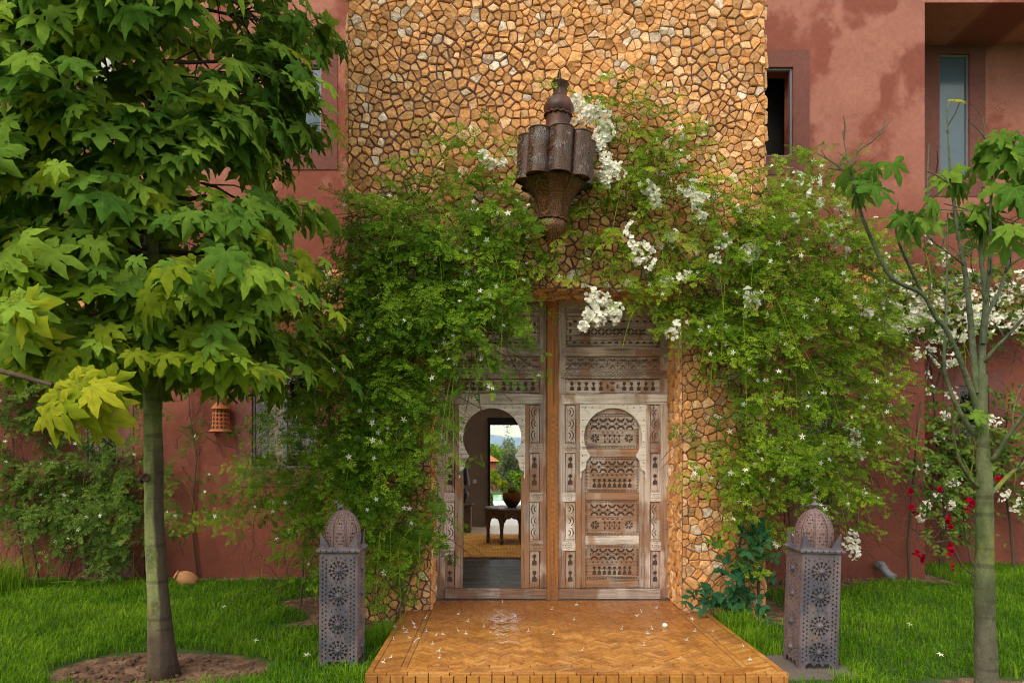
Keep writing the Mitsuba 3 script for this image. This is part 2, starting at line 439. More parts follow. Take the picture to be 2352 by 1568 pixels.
# ground: one sheet, fine near the house, coarse to the horizon
def build_ground():
    xs = np.unique(np.concatenate([np.linspace(-9, 10, 153), [-20000, -3000, -400, -80, -30, -16, 18, 40, 90, 400, 3000, 20000]]))
    ys = np.unique(np.concatenate([np.linspace(1.0, 10.6, 81), [-20000, -3000, -300, -40, -8, -2, 13, 15.4, 20, 30, 34, 45, 60, 75, 100, 200, 600, 3000, 20000, 30000]]))
    X, Y = np.meshgrid(xs, ys, indexing='ij')
    Z = gz(np.clip(X, -30, 30), np.clip(Y, -30, 60))
    soil = soil_at(X, Y)
    Z = np.where((Y < 10.7), Z - 0.03 * soil * (Y < 6.2), Z)
    Z = np.where((Y > 10.7) & (Y < 29.5), -0.16, Z)
    Z = np.where(Y > 29.5, -0.10 - 0.043 * np.clip(Y - 29.5, 0, 60), Z)
    i, j = np.meshgrid(np.arange(len(xs) - 1), np.arange(len(ys) - 1), indexing='ij')
    m = len(ys)
    q = np.stack([i * m + j, (i + 1) * m + j, (i + 1) * m + j + 1, i * m + j + 1], -1).reshape(-1, 4)
    mb = MB().add(np.stack([X, Y, Z], -1).reshape(-1, 3), q, np.stack([soil, soil * 0], -1).reshape(-1, 2))
    solo('ground', mb, 'm_ground', 'lawn soil with bare brown planting beds around the house', kind='structure', smooth=True)


build_ground()


# ------------------------------------------------------------------ rubble stonework
def stone_cells(region, size, seed, gap, spread=0.45, aniso=1.0):
    rng = np.random.default_rng(seed)
    x0, y0, x1, y1 = region.bounds
    sx, sy = 1.0, aniso
    n_try = int((x1 - x0 + 0.4) * (y1 - y0 + 0.4) * sx * sy / (size * size) * 14)
    pts = rng.uniform([x0 - 0.2, (y0 - 0.2) * sy], [x1 + 0.2, (y1 + 0.2) * sy], (n_try, 2))
    rad = size * np.exp(rng.normal(0, spread, n_try)) * 0.78
    rad = np.clip(rad, size * 0.42, size * 1.35)
    grid, keep, cs = {}, [], size * 1.35
    for k in range(n_try):
        p, r = pts[k], rad[k]
        gi, gj = int(p[0] // cs), int(p[1] // cs)
        ok = True
        for a in (-1, 0, 1):
            for b in (-1, 0, 1):
                for q in grid.get((gi + a, gj + b), ()):
                    if (pts[q][0] - p[0]) ** 2 + (pts[q][1] - p[1]) ** 2 < ((r + rad[q]) * 0.52) ** 2:
                        ok = False
                        break
                if not ok: break
            if not ok: break
        if ok:
            grid.setdefault((gi, gj), []).append(k)
            keep.append(k)
    pp = pts[keep].copy()
    pp[:, 1] /= sy
    vor = Voronoi(pp)
    wide = meshkit.fbm(np.c_[pp * 0.9, pp[:, :1] * 0 + seed], 3, seed)
    cells = []
    shapely.prepare(region)
    for i in range(len(pp)):
        reg = vor.regions[vor.point_region[i]]
        if -1 in reg or len(reg) < 3: continue
        poly = Polygon(vor.vertices[reg])
        if not poly.intersects(region): continue
        if not region.contains(poly):
            poly = poly.intersection(region)
        g = gap * (0.45 + 0.7 * rng.random() + 2.6 * float(np.clip(wide[i] - .48, 0, .3)))
        poly = poly.buffer(-g)
        for pl in getattr(poly, 'geoms', [poly]):
            if pl.is_empty or pl.geom_type != 'Polygon': continue
            rr = math.sqrt(pl.area) * 0.06
            pl = pl.buffer(-rr).buffer(rr, 2)
            if not pl.is_empty and pl.geom_type == 'Polygon' and pl.area > (size * 0.22) ** 2:
                cells.append(pl)
    return cells, rng


def stone_mesh(poly, rng, frame, hmin, hmax, n=9):
    """one stone with a worn edge and an uneven face; frame = origin, eu, ev, en"""
    o, eu, ev, en = frame
    ring = poly.exterior
    L = ring.length
    corners = np.array(poly.simplify(L * 0.02).exterior.coords)[:-1]
    c = corners
    if len(c) < n:
        extra = [np.array(ring.interpolate(L * (k + rng.random() * 0.5) / n).coords[0]) for k in range(n - len(c))]
        allp = np.vstack([c] + [e[None] for e in extra])
        d = [ring.project(Point(*q)) for q in allp]
        c = allp[np.argsort(d)]
    m = len(c)
    cen = np.array(poly.centroid.coords[0])
    sz = math.sqrt(poly.area)
    c = c + rng.normal(0, 0.018 * sz, c.shape)
    h = rng.uniform(hmin, hmax)
    tilt = rng.normal(0, 0.10, 2)
    r2 = cen + (c - cen) * rng.uniform(0.78, 0.93, (m, 1))
    z2 = h + (r2 - cen) @ tilt + rng.normal(0, 0.035 * sz, m)
    lay = [np.c_[c, np.full(m, -0.03)], np.c_[c, np.maximum(h * 0.5 + (c - cen) @ tilt, 0.004)], np.c_[r2, z2], [[cen[0] + rng.normal(0, .1 * sz), cen[1] + rng.normal(0, .1 * sz), h + rng.normal(0.01, 0.035) * sz]]]
    v = np.vstack(lay)
    k = np.arange(m)
    k1 = (k + 1) % m
    f = np.vstack([np.stack([k, k1, k1 + m], 1), np.stack([k, k1 + m, k + m], 1), np.stack([k + m, k1 + m, k1 + 2 * m], 1), np.stack([k + m, k1 + 2 * m, k + 2 * m], 1), np.stack([k + 2 * m, k1 + 2 * m, k * 0 + 3 * m], 1)])
    ccw = ring.is_ccw
    if (np.dot(np.cross(eu, ev), en) > 0) != ccw: f = f[:, ::-1]
    w = o + v[:, :1] * eu + v[:, 1:2] * ev + v[:, 2:] * en
    uv = (rng.random(), rng.random())
    return w, f, uv


EX, EY, EZ = np.eye(3)


def lay_stones(parent, name, groups, keep=300, score=None):
    """groups: list of (cells, rng, frame, hmin, hmax); the `keep` best-scored stones become parts, the rest one stuff part"""
    items = []
    for cells, rng, frame, h0, h1 in groups:
        for c in cells:
            s = score(c, frame) if score else c.area
            items.append((s, stone_mesh(c, rng, frame, h0, h1)))
    items.sort(key=lambda t: -t[0])
    for s, (v, f, uv) in items[:keep]:
        part(parent, name, MB().add(v, f, uv), 'm_stone')
    rest = MB()
    for s, (v, f, uv) in items[keep:]: rest.add(v, f, uv)
    if rest.n: part(parent, name, rest, 'm_stone', kind='stuff')


def build_portal():
    t = thing('stone_gateway', 'tall projecting gateway of ochre rubble stone around the carved door', 'gateway')
    ZT = 7.9
    mb = MB()
    front = sbox(PX0, -0.3, PX1, ZT).difference(sbox(DX0, -0.4, DX1, DZ))
    mb.plate(front, YP, 2.2)
    part(t, 'mortar_core', mb, 'm_mortar')
    front_region = sbox(PX0, -0.12, PX1, ZT).difference(sbox(DX0, -0.4, DX1, DZ))
    fc, r1 = stone_cells(front_region, 0.096, 11, 0.0045, spread=0.46)
    fr = (np.array([0, YP, 0.0]), EX, EZ, -EY)
    g = [(fc, r1, fr, 0.010, 0.026)]
    # reveals and lintel soffit: flat split stones seen edge-on
    c2, r2 = stone_cells(sbox(YP, 0, YD + 0.1, DZ), 0.10, 12, 0.004, aniso=0.65)
    g.append((c2, r2, (np.array([DX1, 0, 0.0]), EY, EZ, -EX), 0.006, 0.018))
    c3, r3 = stone_cells(sbox(YP, 0, YD + 0.1, DZ), 0.10, 13, 0.004, aniso=0.65)
    g.append((c3, r3, (np.array([DX0, 0, 0.0]), EY, EZ, EX), 0.006, 0.018))
    c4, r4 = stone_cells(sbox(DX0, YP, DX1, YD + 0.1), 0.13, 14, 0.005)
    g.append((c4, r4, (np.array([0, 0, DZ]), EX, EY, -EZ), 0.006, 0.02))
    for x, e, sd in ((PX0, -EX, 15), (PX1, EX, 16)):
        c5, r5 = stone_cells(sbox(YP, -0.1, YW, ZT), 0.17, sd, 0.008)
        g.append((c5, r5, (np.array([x, 0, 0.0]), EY, EZ, e), 0.015, 0.04))

    def score(c, frame):
        s = c.area
        if frame is fr:
            z, x = c.centroid.y, c.centroid.x
            if z > 6.25: return s * 0.01
            if z > 4.4 or (x > DX1 and x < 2.4 and z < 2.4) or (z > DZ and z < 3.9 and x > 0.1 and x < 1.5): return s * 5
            return s
        return s * 0.15
    lay_stones(t, 'stone', g, 300, score)


build_portal()


# ------------------------------------------------------------------ the red villa
def wbox(px0, px1, py0, py1, Y):
    a, b = P(px0, py1, Y), P(px1, py0, Y)
    return [a[0], b[0], a[2], b[2]]


WIN = {  # x0, x1, z0, z1, wall plane
    'upper_right': [3.34, 3.96, 5.62, 6.82, YW], 'recess_upper': wbox(2157, 2226, 125, 413, YR) + [YR],
    'low_left': wbox(201, 269, 876, 1066, YW) + [YW], 'low_left_double': wbox(579, 726, 863, 1075, YW) + [YW],
    'recess_low': wbox(2202, 2271, 886, 1006, YR) + [YR], 'low_right': [4.07, 4.49, 0.895, 2.58, YW],
    'upper_left': wbox(672, 738, 150, 348, YW) + [YW], 'upper_far_left': wbox(197, 258, 112, 310, YW) + [YW]}
RX = (2124 - VX) / F * YW      # corner where the wall steps back
ZTOP = 9.2
SOFFIT = 7.70


def build_villa():
    t = thing('villa', 'terracotta red plastered villa with narrow grey framed windows', 'house')
    wall = sbox(-13, -0.4, RX, ZTOP).difference(sbox(DX0, -0.5, DX1, DZ))
    rec = sbox(RX - 0.05, -0.4, 15, SOFFIT + 0.02)
    for x0, x1, z0, z1, Y in WIN.values():
        h = sbox(x0, z0, x1, z1)
        if Y == YW: wall = wall.difference(h)
        else: rec = rec.difference(h)
    part(t, 'wall', MB().plate(wall, YW, 0.28), 'm_plaster')
    part(t, 'wall', MB().plate(rec, YR, 0.28), 'm_plaster')
    part(t, 'upper_storey', MB().box(RX + 0.002, 15, YW + 0.004, YW + 1.4, SOFFIT, ZTOP), 'm_plaster')
    part(t, 'wall', MB().box(RX - 0.28, RX - 0.003, YW + 0.281, YR + 0.3, -0.4, ZTOP - 0.002), 'm_plaster')
    # the rest of the shell: sides, back with the wide garden opening, roof, hall partitions
    part(t, 'side_wall', MB().box(-13, -12.72, YW + 0.281, 15.5, -0.4, ZTOP - 0.01), 'm_plaster')
    part(t, 'side_wall', MB().box(14.7, 15, YR + 0.281, 15.5, -0.4, ZTOP - 0.01), 'm_plaster')
    hole = sbox(-2.4, 10.9, 3.6, 14.6)  # added, unseen opening through ceiling and roof that brightens the hall
    lay = lambda poly, z, d: MB().plate(poly, 0, d).move([[1, 0, 0, 0], [0, 0, 1, 0], [0, -1, 0, z + d], [0, 0, 0, 1]])
    part(t, 'roof', lay(sbox(-13.1, YW - 0.05, 15.1, 15.9).difference(hole), ZTOP, 0.25), 'm_plaster')
    for x0, x1, y0, y1 in ((-2.5, -2.4, 10.8, 14.7), (3.6, 3.7, 10.8, 14.7), (-2.399, 3.599, 10.8, 10.899), (-2.399, 3.599, 14.601, 14.7)):
        part(t, 'added_light_well', MB().box(x0, x1, y0, y1, 3.501, ZTOP - 0.001), 'm_white')
    back = sbox(-13, -0.4, 15, ZTOP - 0.01).difference(sbox(-0.21, -0.5, 3.7, 2.27))
    part(t, 'back_wall', MB().plate(back, 15.5, 0.3), 'm_room', label='brown back wall of the entrance hall')
    part(t, 'hall_wall', MB().box(-3.2, -3.0, YW + 0.3, 15.49, -0.1, 3.55), 'm_room')
    part(t, 'hall_wall', MB().box(4.0, 4.2, YW + 0.3, 15.49, -0.1, 3.55), 'm_room')
    part(t, 'hall_ceiling', lay(sbox(-3.0, YW + 0.29, 4.0, 15.49).difference(hole), 3.31, 0.19), 'm_room')
    part(t, 'hall_floor', MB().box(-2.99, 3.99, YW + 0.282, 15.8, -0.1, 0.004).box(DX0 + .004, DX1 - .004, YD - 0.07, YW + 0.2815, -0.1, 0.004), 'm_hallfloor', label='dark floor inside the doorway')
    fr = MB()
    fr.box(-0.26, -0.205, 15.40, 15.56, 0, 2.30).box(-0.26, 3.75, 15.42, 15.55, 2.262, 2.42).box(0.52, 0.60, 15.42, 15.55, 0.01, 2.26)
    part(t, 'garden_door_frame', fr, 'm_black', label='black frame of the opening to the garden')
    # windows
    for nm, (x0, x1, z0, z1, Y) in WIN.items():
        w, d = 0.028, 0.05
        y = Y + 0.02
        mb = MB()
        mb.box(x0, x0 + w, y, y + d, z0, z1, 0.004).box(x1 - w, x1, y, y + d, z0, z1, 0.004)
        mb.box(x0 + w + .001, x1 - w - .001, y + .002, y + d - .002, z0, z0 + w, 0.004).box(x0 + w + .001, x1 - w - .001, y + .002, y + d - .002, z1 - w, z1, 0.004)
        xs = [(x0, x1)]
        if nm == 'low_left_double':
            xm = P(653, 0, YW)[0]
            mb.box(xm - 0.032, xm + 0.032, y + .001, y + d, z0 + w + .001, z1 - w - .001, 0.004)
            xs = [(x0, xm), (xm, x1)]
        k = part(t, 'window', mb, 'm_frame')
        for a, b in (() if nm == 'upper_right' else xs):
            part(k, 'pane', MB().add([[a, y + 0.03, z0], [b, y + 0.03, z0], [b, y + 0.03, z1], [a, y + 0.03, z1]], [[0, 1, 2, 3]]),
                 'm_glass_blue' if nm in ('recess_upper', 'upper_left', 'upper_far_left') else 'm_glass')
        part(k, 'shade', MB().add([[x0 - .3, Y + 0.6, z0 - .3], [x1 + .3, Y + 0.6, z0 - .3], [x1 + .3, Y + 0.6, z1 + .3], [x0 - .3, Y + 0.6, z1 + .3]], [[0, 1, 2, 3]]), 'm_black')  # black sheet standing in for the unlit room behind the window
        m = 0.22 if Y == YW else 0.235
        up, dn = (0.235, 0.25)
        ring = sbox(max(x0 - m, -99), z0 - dn, x1 + m, z1 + up).difference(sbox(x0, z0, x1, z1))
        part(k, 'surround', MB().plate(ring, Y - 0.012, 0.0115), 'm_surround', label='darker plaster band around the window')
    # stone bands
    for (a, b, Y, sd) in ((-9.0, PX0, YW, 21), (PX1, RX, YW, 22), (RX, 11.0, YR, 23)):
        z0, z1 = 3.457, 4.09
        s = part(t, 'stone_band', MB().box(a, b + (0.05 if Y == YW and b == RX else 0), Y - 0.055, Y - 0.001, z0, z1), 'm_mortar')
        cells, rng = stone_cells(sbox(a, z0, b, z1), 0.14, sd, 0.006)
        lay_stones(s, 'stone', [(cells, rng, (np.array([0, Y - 0.055, 0.0]), EX, EZ, -EY), 0.010, 0.026)], 110,
                   lambda c, fr: c.area * (1 if -6.3 < c.centroid.x < 9 else 0.01))


build_villa()


# ------------------------------------------------------------------ terrace of zellige-like bricks
def tile_mesh(poly, rng, z=0.0, bev=0.0022):
    c = np.array(poly.exterior.coords)[:-1]
    if not poly.exterior.is_ccw: c = c[::-1]
    cen = c.mean(0)
    inn = np.array(poly.buffer(-bev, join_style=2).exterior.coords)[:-1] if poly.area > 4e-4 else None
    if inn is None or len(inn) != len(c):
        inn = cen + (c - cen) * 0.94
    elif not poly.buffer(-bev, join_style=2).exterior.is_ccw:
        inn = inn[::-1]
    k0 = np.argmin(np.linalg.norm(inn - c[0], axis=1))
    inn = np.roll(inn, -k0, axis=0)
    m = len(c)
    t = rng.normal(0, 0.006, 2)
    h = z + rng.normal(0, 0.0007)
    v = np.vstack([np.c_[c, np.full(m, z - 0.02)], np.c_[c, h - 0.002 + (c - cen) @ t], np.c_[inn, h + (inn - cen) @ t]])
    k = np.arange(m)
    k1 = (k + 1) % m
    f = np.vstack([np.stack([k, k1, k1 + m], 1), np.stack([k, k1 + m, k + m], 1), np.stack([k + m, k1 + m, k1 + 2 * m], 1), np.stack([k + m, k1 + 2 * m, k + 2 * m], 1)] + [np.array([[2 * m, 2 * m + a, 2 * m + a + 1]]) for a in range(1, m - 1)])
    return v, f, (rng.random(), rng.random())


def build_terrace():
    rng = np.random.default_rng(31)
    t = thing('terrace', 'wet ochre brick terrace laid in herringbone before the carved door', kind='structure')
    put(t, MB().box(TX0 + 0.012, TX1 - 0.012, TY0 + 0.012, YP + 0.02, -0.3, -0.006).box(DX0 + .01, DX1 - .01, YP + 0.021, YD - 0.071, -0.3, -0.006), 'm_grout')
    polys = []
    W, L, g = 0.05, 0.155, 0.0034
    x0, x1, y0, y1 = TX0, TX1, TY0, YP
    rows = lambda a, b, step: np.arange(a, b, step)
    # outer course, slanted course, inner course along front and both sides
    bs, bf = 0.19, 0.105
    def row_x(ya, xa, xb):
        off = rng.random() * 0.0
        for a in rows(xa - off, xb, L): polys.append(sbox(max(a, xa) + g, ya + g, min(a + L, xb) - g, ya + W - g))
    def row_y(xa, ya, yb):
        for a in rows(ya, yb, L): polys.append(sbox(xa + g, a + g, xa + W - g, min(a + L, yb) - g))
    row_x(y0, x0, x1)
    row_x(y0 + W + bf, x0 + W + bs + W, x1 - W - bs - W)
    row_y(x0, y0 + W, y1); row_y(x1 - W, y0 + W, y1)
    row_y(x0 + W + bs, y0 + W + bf, y1); row_y(x1 - 2 * W - bs, y0 + W + bf, y1)
    def slant(rect, dirx, diry, along_x):
        d = np.array([dirx, diry]) / math.hypot(dirx, diry)
        nn = np.array([-d[1], d[0]])
        a0, b0, a1, b1 = rect.bounds
        cen = np.array([(a0 + a1) / 2, (b0 + b1) / 2])
        n = int(max(a1 - a0, b1 - b0) / W * 1.3) + 12
        for k in range(-n, n + 1):
            c = cen + (np.array([1.0, 0]) / abs(nn[0]) if along_x else np.array([0, 1.0]) / abs(nn[1])) * k * W
            q = Polygon([c + d * .4 + nn * (W / 2 - g), c - d * .4 + nn * (W / 2 - g), c - d * .4 - nn * (W / 2 - g), c + d * .4 - nn * (W / 2 - g)])
            q = q.intersection(rect)
            if q.geom_type == 'Polygon' and q.area > 2e-4: polys.append(q)
    slant(sbox(x0 + W + g, y0 + W + g, x1 - W - g, y0 + W + bf - g), 1, 0.62, True)
    slant(sbox(x0 + W + g, y0 + W + bf + g, x0 + W + bs - g, y1), 1, 0.62, False)
    slant(sbox(x1 - W - bs + g, y0 + W + bf + g, x1 - W - g, y1), 1, 0.62, False)
    # herringbone field
    fx0, fx1, fy0 = x0 + 2 * W + bs + g, x1 - 2 * W - bs - g, y0 + 2 * W + bf + g
    field = sbox(fx0, fy0, fx1, y1).union(sbox(DX0 + 0.01, y1 - 0.01, DX1 - 0.01, YD - 0.071))
    c45 = math.cos(math.pi / 4)
    L = 0.130
    cell = L / 3
    cx, cy = (fx0 + fx1) / 2, (fy0 + YD) / 2
    N = 84
    shapely.prepare(field)
    for i in range(-N, N):
        for j in range(-N, N):
            for (hx, hy, kind) in ((L, cell, 0), (cell, L, 1)):
                if (i - j) % 6 != (0 if kind == 0 else 5): continue
                q = np.array([[i * cell + g, j * cell + g], [i * cell + hx - g, j * cell + g], [i * cell + hx - g, j * cell + hy - g], [i * cell + g, j * cell + hy - g]])
                q = np.stack([(q[:, 0] - q[:, 1]) * c45 + cx, (q[:, 0] + q[:, 1]) * c45 + cy], 1)
                if abs(q[:, 0].mean() - cx) > 1.8 or abs(q[:, 1].mean() - cy) > 1.7: continue
                pl = Polygon(q)
                if not field.contains(pl):
                    pl = pl.intersection(field)
                if pl.geom_type == 'Polygon' and pl.area > 4e-4: polys.append(pl)
    polys = [p for p in polys if p.geom_type == 'Polygon' and not p.is_empty]
    polys.sort(key=lambda p: -p.area / max(p.centroid.y, 1) ** 3)
    rest = MB()
    for k, p in enumerate(polys):
        v, f, uv = tile_mesh(p, rng)
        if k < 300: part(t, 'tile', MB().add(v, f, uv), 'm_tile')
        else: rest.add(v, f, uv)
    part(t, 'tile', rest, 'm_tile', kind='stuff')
    # riser: upright bricks
    for a in rows(x0, x1 - 0.02, 0.093):
        mb = MB().box(a + g, min(a + 0.093, x1) - g, y0 - 0.004 + rng.normal(0, .0012), y0 + 0.02, -0.3, -0.021, 0.003, uv=(0.3 * rng.random() + 0.2, rng.random()))
        part(t, 'riser_tile', mb, 'm_tile')


build_terrace()
# ------------------------------------------------------------------ the carved double door
def DXM(px): return (px - VX) / KD
def DZM(py): return EYE - (py - VY) / KD


MIRX = 2538.0          # the left leaf mirrors the right one


def to_door(g, mirror):
    if mirror: g = affinity.affine_transform(g, [-1, 0, 0, 1, MIRX, 0])
    return affinity.affine_transform(g, [1 / KD, 0, 0, -1 / KD, -VX / KD, EYE + VY / KD])


def lens(p, q, w, n=5):
    p, q = np.array(p, float), np.array(q, float)
    d = q - p
    nn = np.array([-d[1], d[0]]) / (np.linalg.norm(d) + 1e-9)
    t = np.linspace(0, 1, n)
    s = np.sin(t * np.pi)[:, None] * w / 2
    return Polygon(np.vstack([p + t[:, None] * d + s * nn, (p + t[:, None] * d - s * nn)[::-1][1:-1]]))


def arc(cx, cy, r0, r1, a0, a1, n=9):
    t = np.radians(np.linspace(a0, a1, n))
    return Polygon(np.vstack([np.stack([cx + r1 * np.cos(t), cy + r1 * np.sin(t)], 1), np.stack([cx + r0 * np.cos(t), cy + r0 * np.sin(t)], 1)[::-1]]))


def teeth(x0, y0, x1, y1, step=2.6, w=1.2, vertical=False):
    out = []
    if vertical:
        for y in np.arange(y0 + 1, y1 - 1, step): out.append(sbox(x0, y, x1, y + w))
    else:
        for x in np.arange(x0 + 1, x1 - 1, step): out.append(sbox(x, y0, x + w, y1))
    return out


def pat_frame(x0, y0, x1, y1):                      # tall top panel: scalloped frame round a row of four-petal flowers
    c = teeth(x0 + 2, y1 - 5, x1 - 2, y1 - 1.5) + teeth(x0 + 1.5, y0 + 2, x0 + 5, y1 - 6, vertical=True) + teeth(x1 - 5, y0 + 2, x1 - 1.5, y1 - 6, vertical=True)
    for x in np.arange(x0 + 22, x1 - 18, 16):
        for y, s in ((y1 - 8, 180), (y0 + 9, 0)): c.append(arc(x, y, 0.5, 5.2, s, s + 180, 7))
    for y in np.arange(y0 + 18, y1 - 16, 16):
        for x, s in ((x0 + 9, -90), (x1 - 9, 90)): c.append(arc(x, y, 0.5, 5.2, s, s + 180, 7))
    c += teeth(x0 + 19, y0 + 13, x1 - 19, y0 + 15.5, 4.5, 2.0) + teeth(x0 + 19, y1 - 18, x1 - 19, y1 - 15.5, 4.5, 2.0)
    ym, s = (y0 + y1) / 2, 17.0
    n = int((x1 - x0 - 50) / s)
    xs = (x0 + x1) / 2 - n * s / 2
    for i in range(n):
        for a in (0, 1):
            for b in (0, 1):
                c.append(lens((xs + (i + .5) * s, ym), (xs + (i + a) * s, ym - 8 + 16 * b), 4.4))
    return c


def pat_cross(x0, y0, x1, y1):
    c = teeth(x0 + 2, y0 + 1, x1 - 2, y0 + 2.6, 4, 1.6) + teeth(x0 + 2, y1 - 2.6, x1 - 2, y1 - 1, 4, 1.6)
    n, ym = 8, (y0 + y1) / 2
    s = (x1 - x0 - 20) / n
    for i in range(n):
        x = x0 + 10 + (i + .5) * s
        c += [sbox(x - 6.5, ym - .8, x + 6.5, ym + .8), sbox(x - .8, ym - 6.5, x + .8, ym + 6.5)]
        c += [Point(x + a, ym + b).buffer(1.5, 2) for a, b in ((-5.5, 0), (5.5, 0), (0, -5.5), (0, 5.5))]
    for i in range(n + 1):
        x = x0 + 10 + i * s
        c.append(arc(x, y0 + 4, 3.5, 6.5, 0, 180, 7))
        c.append(Polygon([(x - 7, y1 - 4), (x, y1 - 12), (x + 7, y1 - 4), (x + 4, y1 - 4), (x, y1 - 8.5), (x - 4, y1 - 4)]))
        for sg in (-1, 1): c.append(lens((x + sg * 3, ym - 1.5), (x + sg * 8.5, ym - 9), 1.6))
    return c


def keyhole(x, y, s, arch=False):
    head = Point(x, y).buffer(4.2 * s, 4)
    neck = sbox(x - 1.3 * s, y, x + 1.3 * s, y + 8 * s)
    if arch: body = unary([arc(x, y + 12 * s, 0, 4.8 * s, 180, 360, 7), sbox(x - 4.8 * s, y + 11.9 * s, x + 4.8 * s, y + 18 * s)])
    else: body = sbox(x - 4.8 * s, y + 7.5 * s, x + 4.8 * s, y + 16 * s)
    return unary([head, neck, body])


def unary(a): return shapely.union_all([g.buffer(0) for g in a])


def pat_keys(x0, y0, x1, y1):
    c = teeth(x0 + 2, y0 + .8, x1 - 2, y0 + 2.2, 3, 1.4) + teeth(x0 + 2, y1 - 2.2, x1 - 2, y1 - .8, 3, 1.4)
    ym, xm = (y0 + y1) / 2, (x0 + x1) / 2
    for i in range(5):
        for sg in (-1, 1): c.append(keyhole(xm + sg * (27 + i * 16.6), ym - 6.5, 1.0))
    for a in (0, 90, 180, 270):
        r = 13.5 if a % 180 == 0 else 9
        c.append(arc(xm + (15 if a == 0 else -15 if a == 180 else 0), ym + (11.5 if a == 90 else -11.5 if a == 270 else 0), 3.2, 6.5, a + 110, a + 250, 7))
        c.append(arc(xm + (15 if a == 0 else -15 if a == 180 else 0), ym + (11.5 if a == 90 else -11.5 if a == 270 else 0), 0.3, 2.0, a + 100, a + 260, 5))
    return c


def pat_arcs(x0, y0, x1, y1, flip=1):
    c, n = [], 3
    s = (y1 - y0 - 8) / n
    xm = (x0 + x1) / 2
    for i in range(n):
        y = y0 + 3 + (i + .5) * s
        xx = xm - flip * 5
        for r0, r1 in ((4.6, 7.0), (11.2, 13.4)):
            a = 78 if r0 < 8 else 62
            lo, hi = (-a, a) if flip > 0 else (180 - a, 180 + a)
            c.append(arc(xx, y, r0, r1, lo, hi, 9))
    r = sbox(x0 + 2, y0 + 2, x1 - 2, y1 - 6)
    c = [g.intersection(r) for g in c]
    return c + teeth(x0 + 2, y1 - 4.5, x1 - 2, y1 - 1.5, 3.4, 2)


def pat_twokeys(x0, y0, x1, y1):
    xm, h = (x0 + x1) / 2, (y1 - y0)
    c = [keyhole(xm, y0 + h * f + 6, min(1.15, h / 70), True) for f in (0.08, 0.52)]
    return c + teeth(x0 + 2, y1 - 4, x1 - 2, y1 - 1.5, 3.4, 2)


def pat_scallop(x0, y0, x1, y1, n=5):               # half rounds above and below, diamonds between
    c, s, ym = [], (x1 - x0) / n, (y0 + y1) / 2
    h = (y1 - y0) / 2
    for i in range(n):
        x = x0 + (i + .5) * s
        c += [arc(x, y0, h * .38, h * .72, 0, 180, 8), arc(x, y1, h * .38, h * .72, 180, 360, 8)]
    for i in range(n + 1):
        x = x0 + i * s
        c += [Polygon([(x - 4, ym), (x, ym - 4), (x + 4, ym), (x, ym + 4)])]
        c += [lens((x + a * 3.4, ym + b * 3.4), (x + a * s * .40, ym + b * h * .2), 2.2) for a in (-1, 1) for b in (-1, 1)]
    r = sbox(x0, y0, x1, y1)
    return [g.intersection(r) for g in c]


def pat_wheel(x, y, r):
    return [arc(x, y, r * .22, r, a + 7, a + 44, 4) for a in range(0, 360, 51)]


def pat_panel(x0, y0, x1, y1, kind):
    c = teeth(x0 + 4, y0 + 1.5, x1 - 4, y0 + 6.5, 3.4, 1.6) + teeth(x0 + 4, y1 - 6.5, x1 - 4, y1 - 1.5, 3.4, 1.6)
    c += teeth(x0 + 1, y0 + 8, x0 + 5.5, y1 - 8, 3.4, 1.6, True) + teeth(x1 - 5.5, y0 + 8, x1 - 1, y1 - 8, 3.4, 1.6, True)
    h = y1 - y0
    c += pat_scallop(x0 + 11, y0 + 9, x1 - 11, y0 + 9 + h * .33)
    c += teeth(x0 + 8, y0 + 11 + h * .33, x1 - 8, y0 + 12.6 + h * .33, 3, 1.4)
    xm = (x0 + x1) / 2
    if kind == 'wheel':
        yy = y0 + h * .70
        for sg in (-1, 1): c += pat_wheel(xm + sg * 39, yy, 10)
        for k in (-1.5, -.5, .5, 1.5):
            x = xm + k * 11
            c += [unary([Point(x, yy - 6).buffer(2.8, 3), Point(x, yy + 8).buffer(2.8, 3), sbox(x - .8, yy - 6, x + .8, yy + 8)])]
        for k in (-1, 0, 1): c.append(lens((xm + k * 11, yy - 3), (xm + k * 11, yy + 5), 3))
        for k in range(5): c.append(Polygon([(xm - 24 + k * 11, yy - 12), (xm - 20.5 + k * 11, yy - 16), (xm - 17 + k * 11, yy - 12)]))
    else:
        yy = y0 + h * .66
        for k in range(9): c.append(Polygon([(x0 + 15 + k * 11, yy - 11), (x0 + 18 + k * 11, yy - 15), (x0 + 21 + k * 11, yy - 11)]))
        for k in range(8): c.append(keyhole(xm + (k - 3.5) * 11.7, yy, .92, True))
    return c


def arch_poly():
    """white horseshoe frame round the wicket, in photograph units of the door face, right leaf"""
    cx, cy, r = 1408.0, 1004.0, 67.0
    a = np.radians(np.linspace(-90, 34, 24))
    right = [(cx + r * math.cos(t), cy + r * math.sin(t)) for t in a]
    right += [(1460.5, 1044.5), (1461.5, 1050), (1466, 1054), (1469.5, 1060), (1469.5, 1067), (1471, 1074), (1475, 1079), (1480.5, 1082), (1482, 1088), (1480, 1093), (1482.5, 1099)]
    left = [(2 * cx - x, y) for x, y in right][::-1]
    outer = [(1332, 1099), (1332, 929), (1484, 929), (1484, 1099)]
    return Polygon(outer + right[::-1] + left[1:-1][::1] if False else [(1332, 1099), (1332, 929), (1484, 929), (1484, 1099)] + right[::-1] + left[::-1])


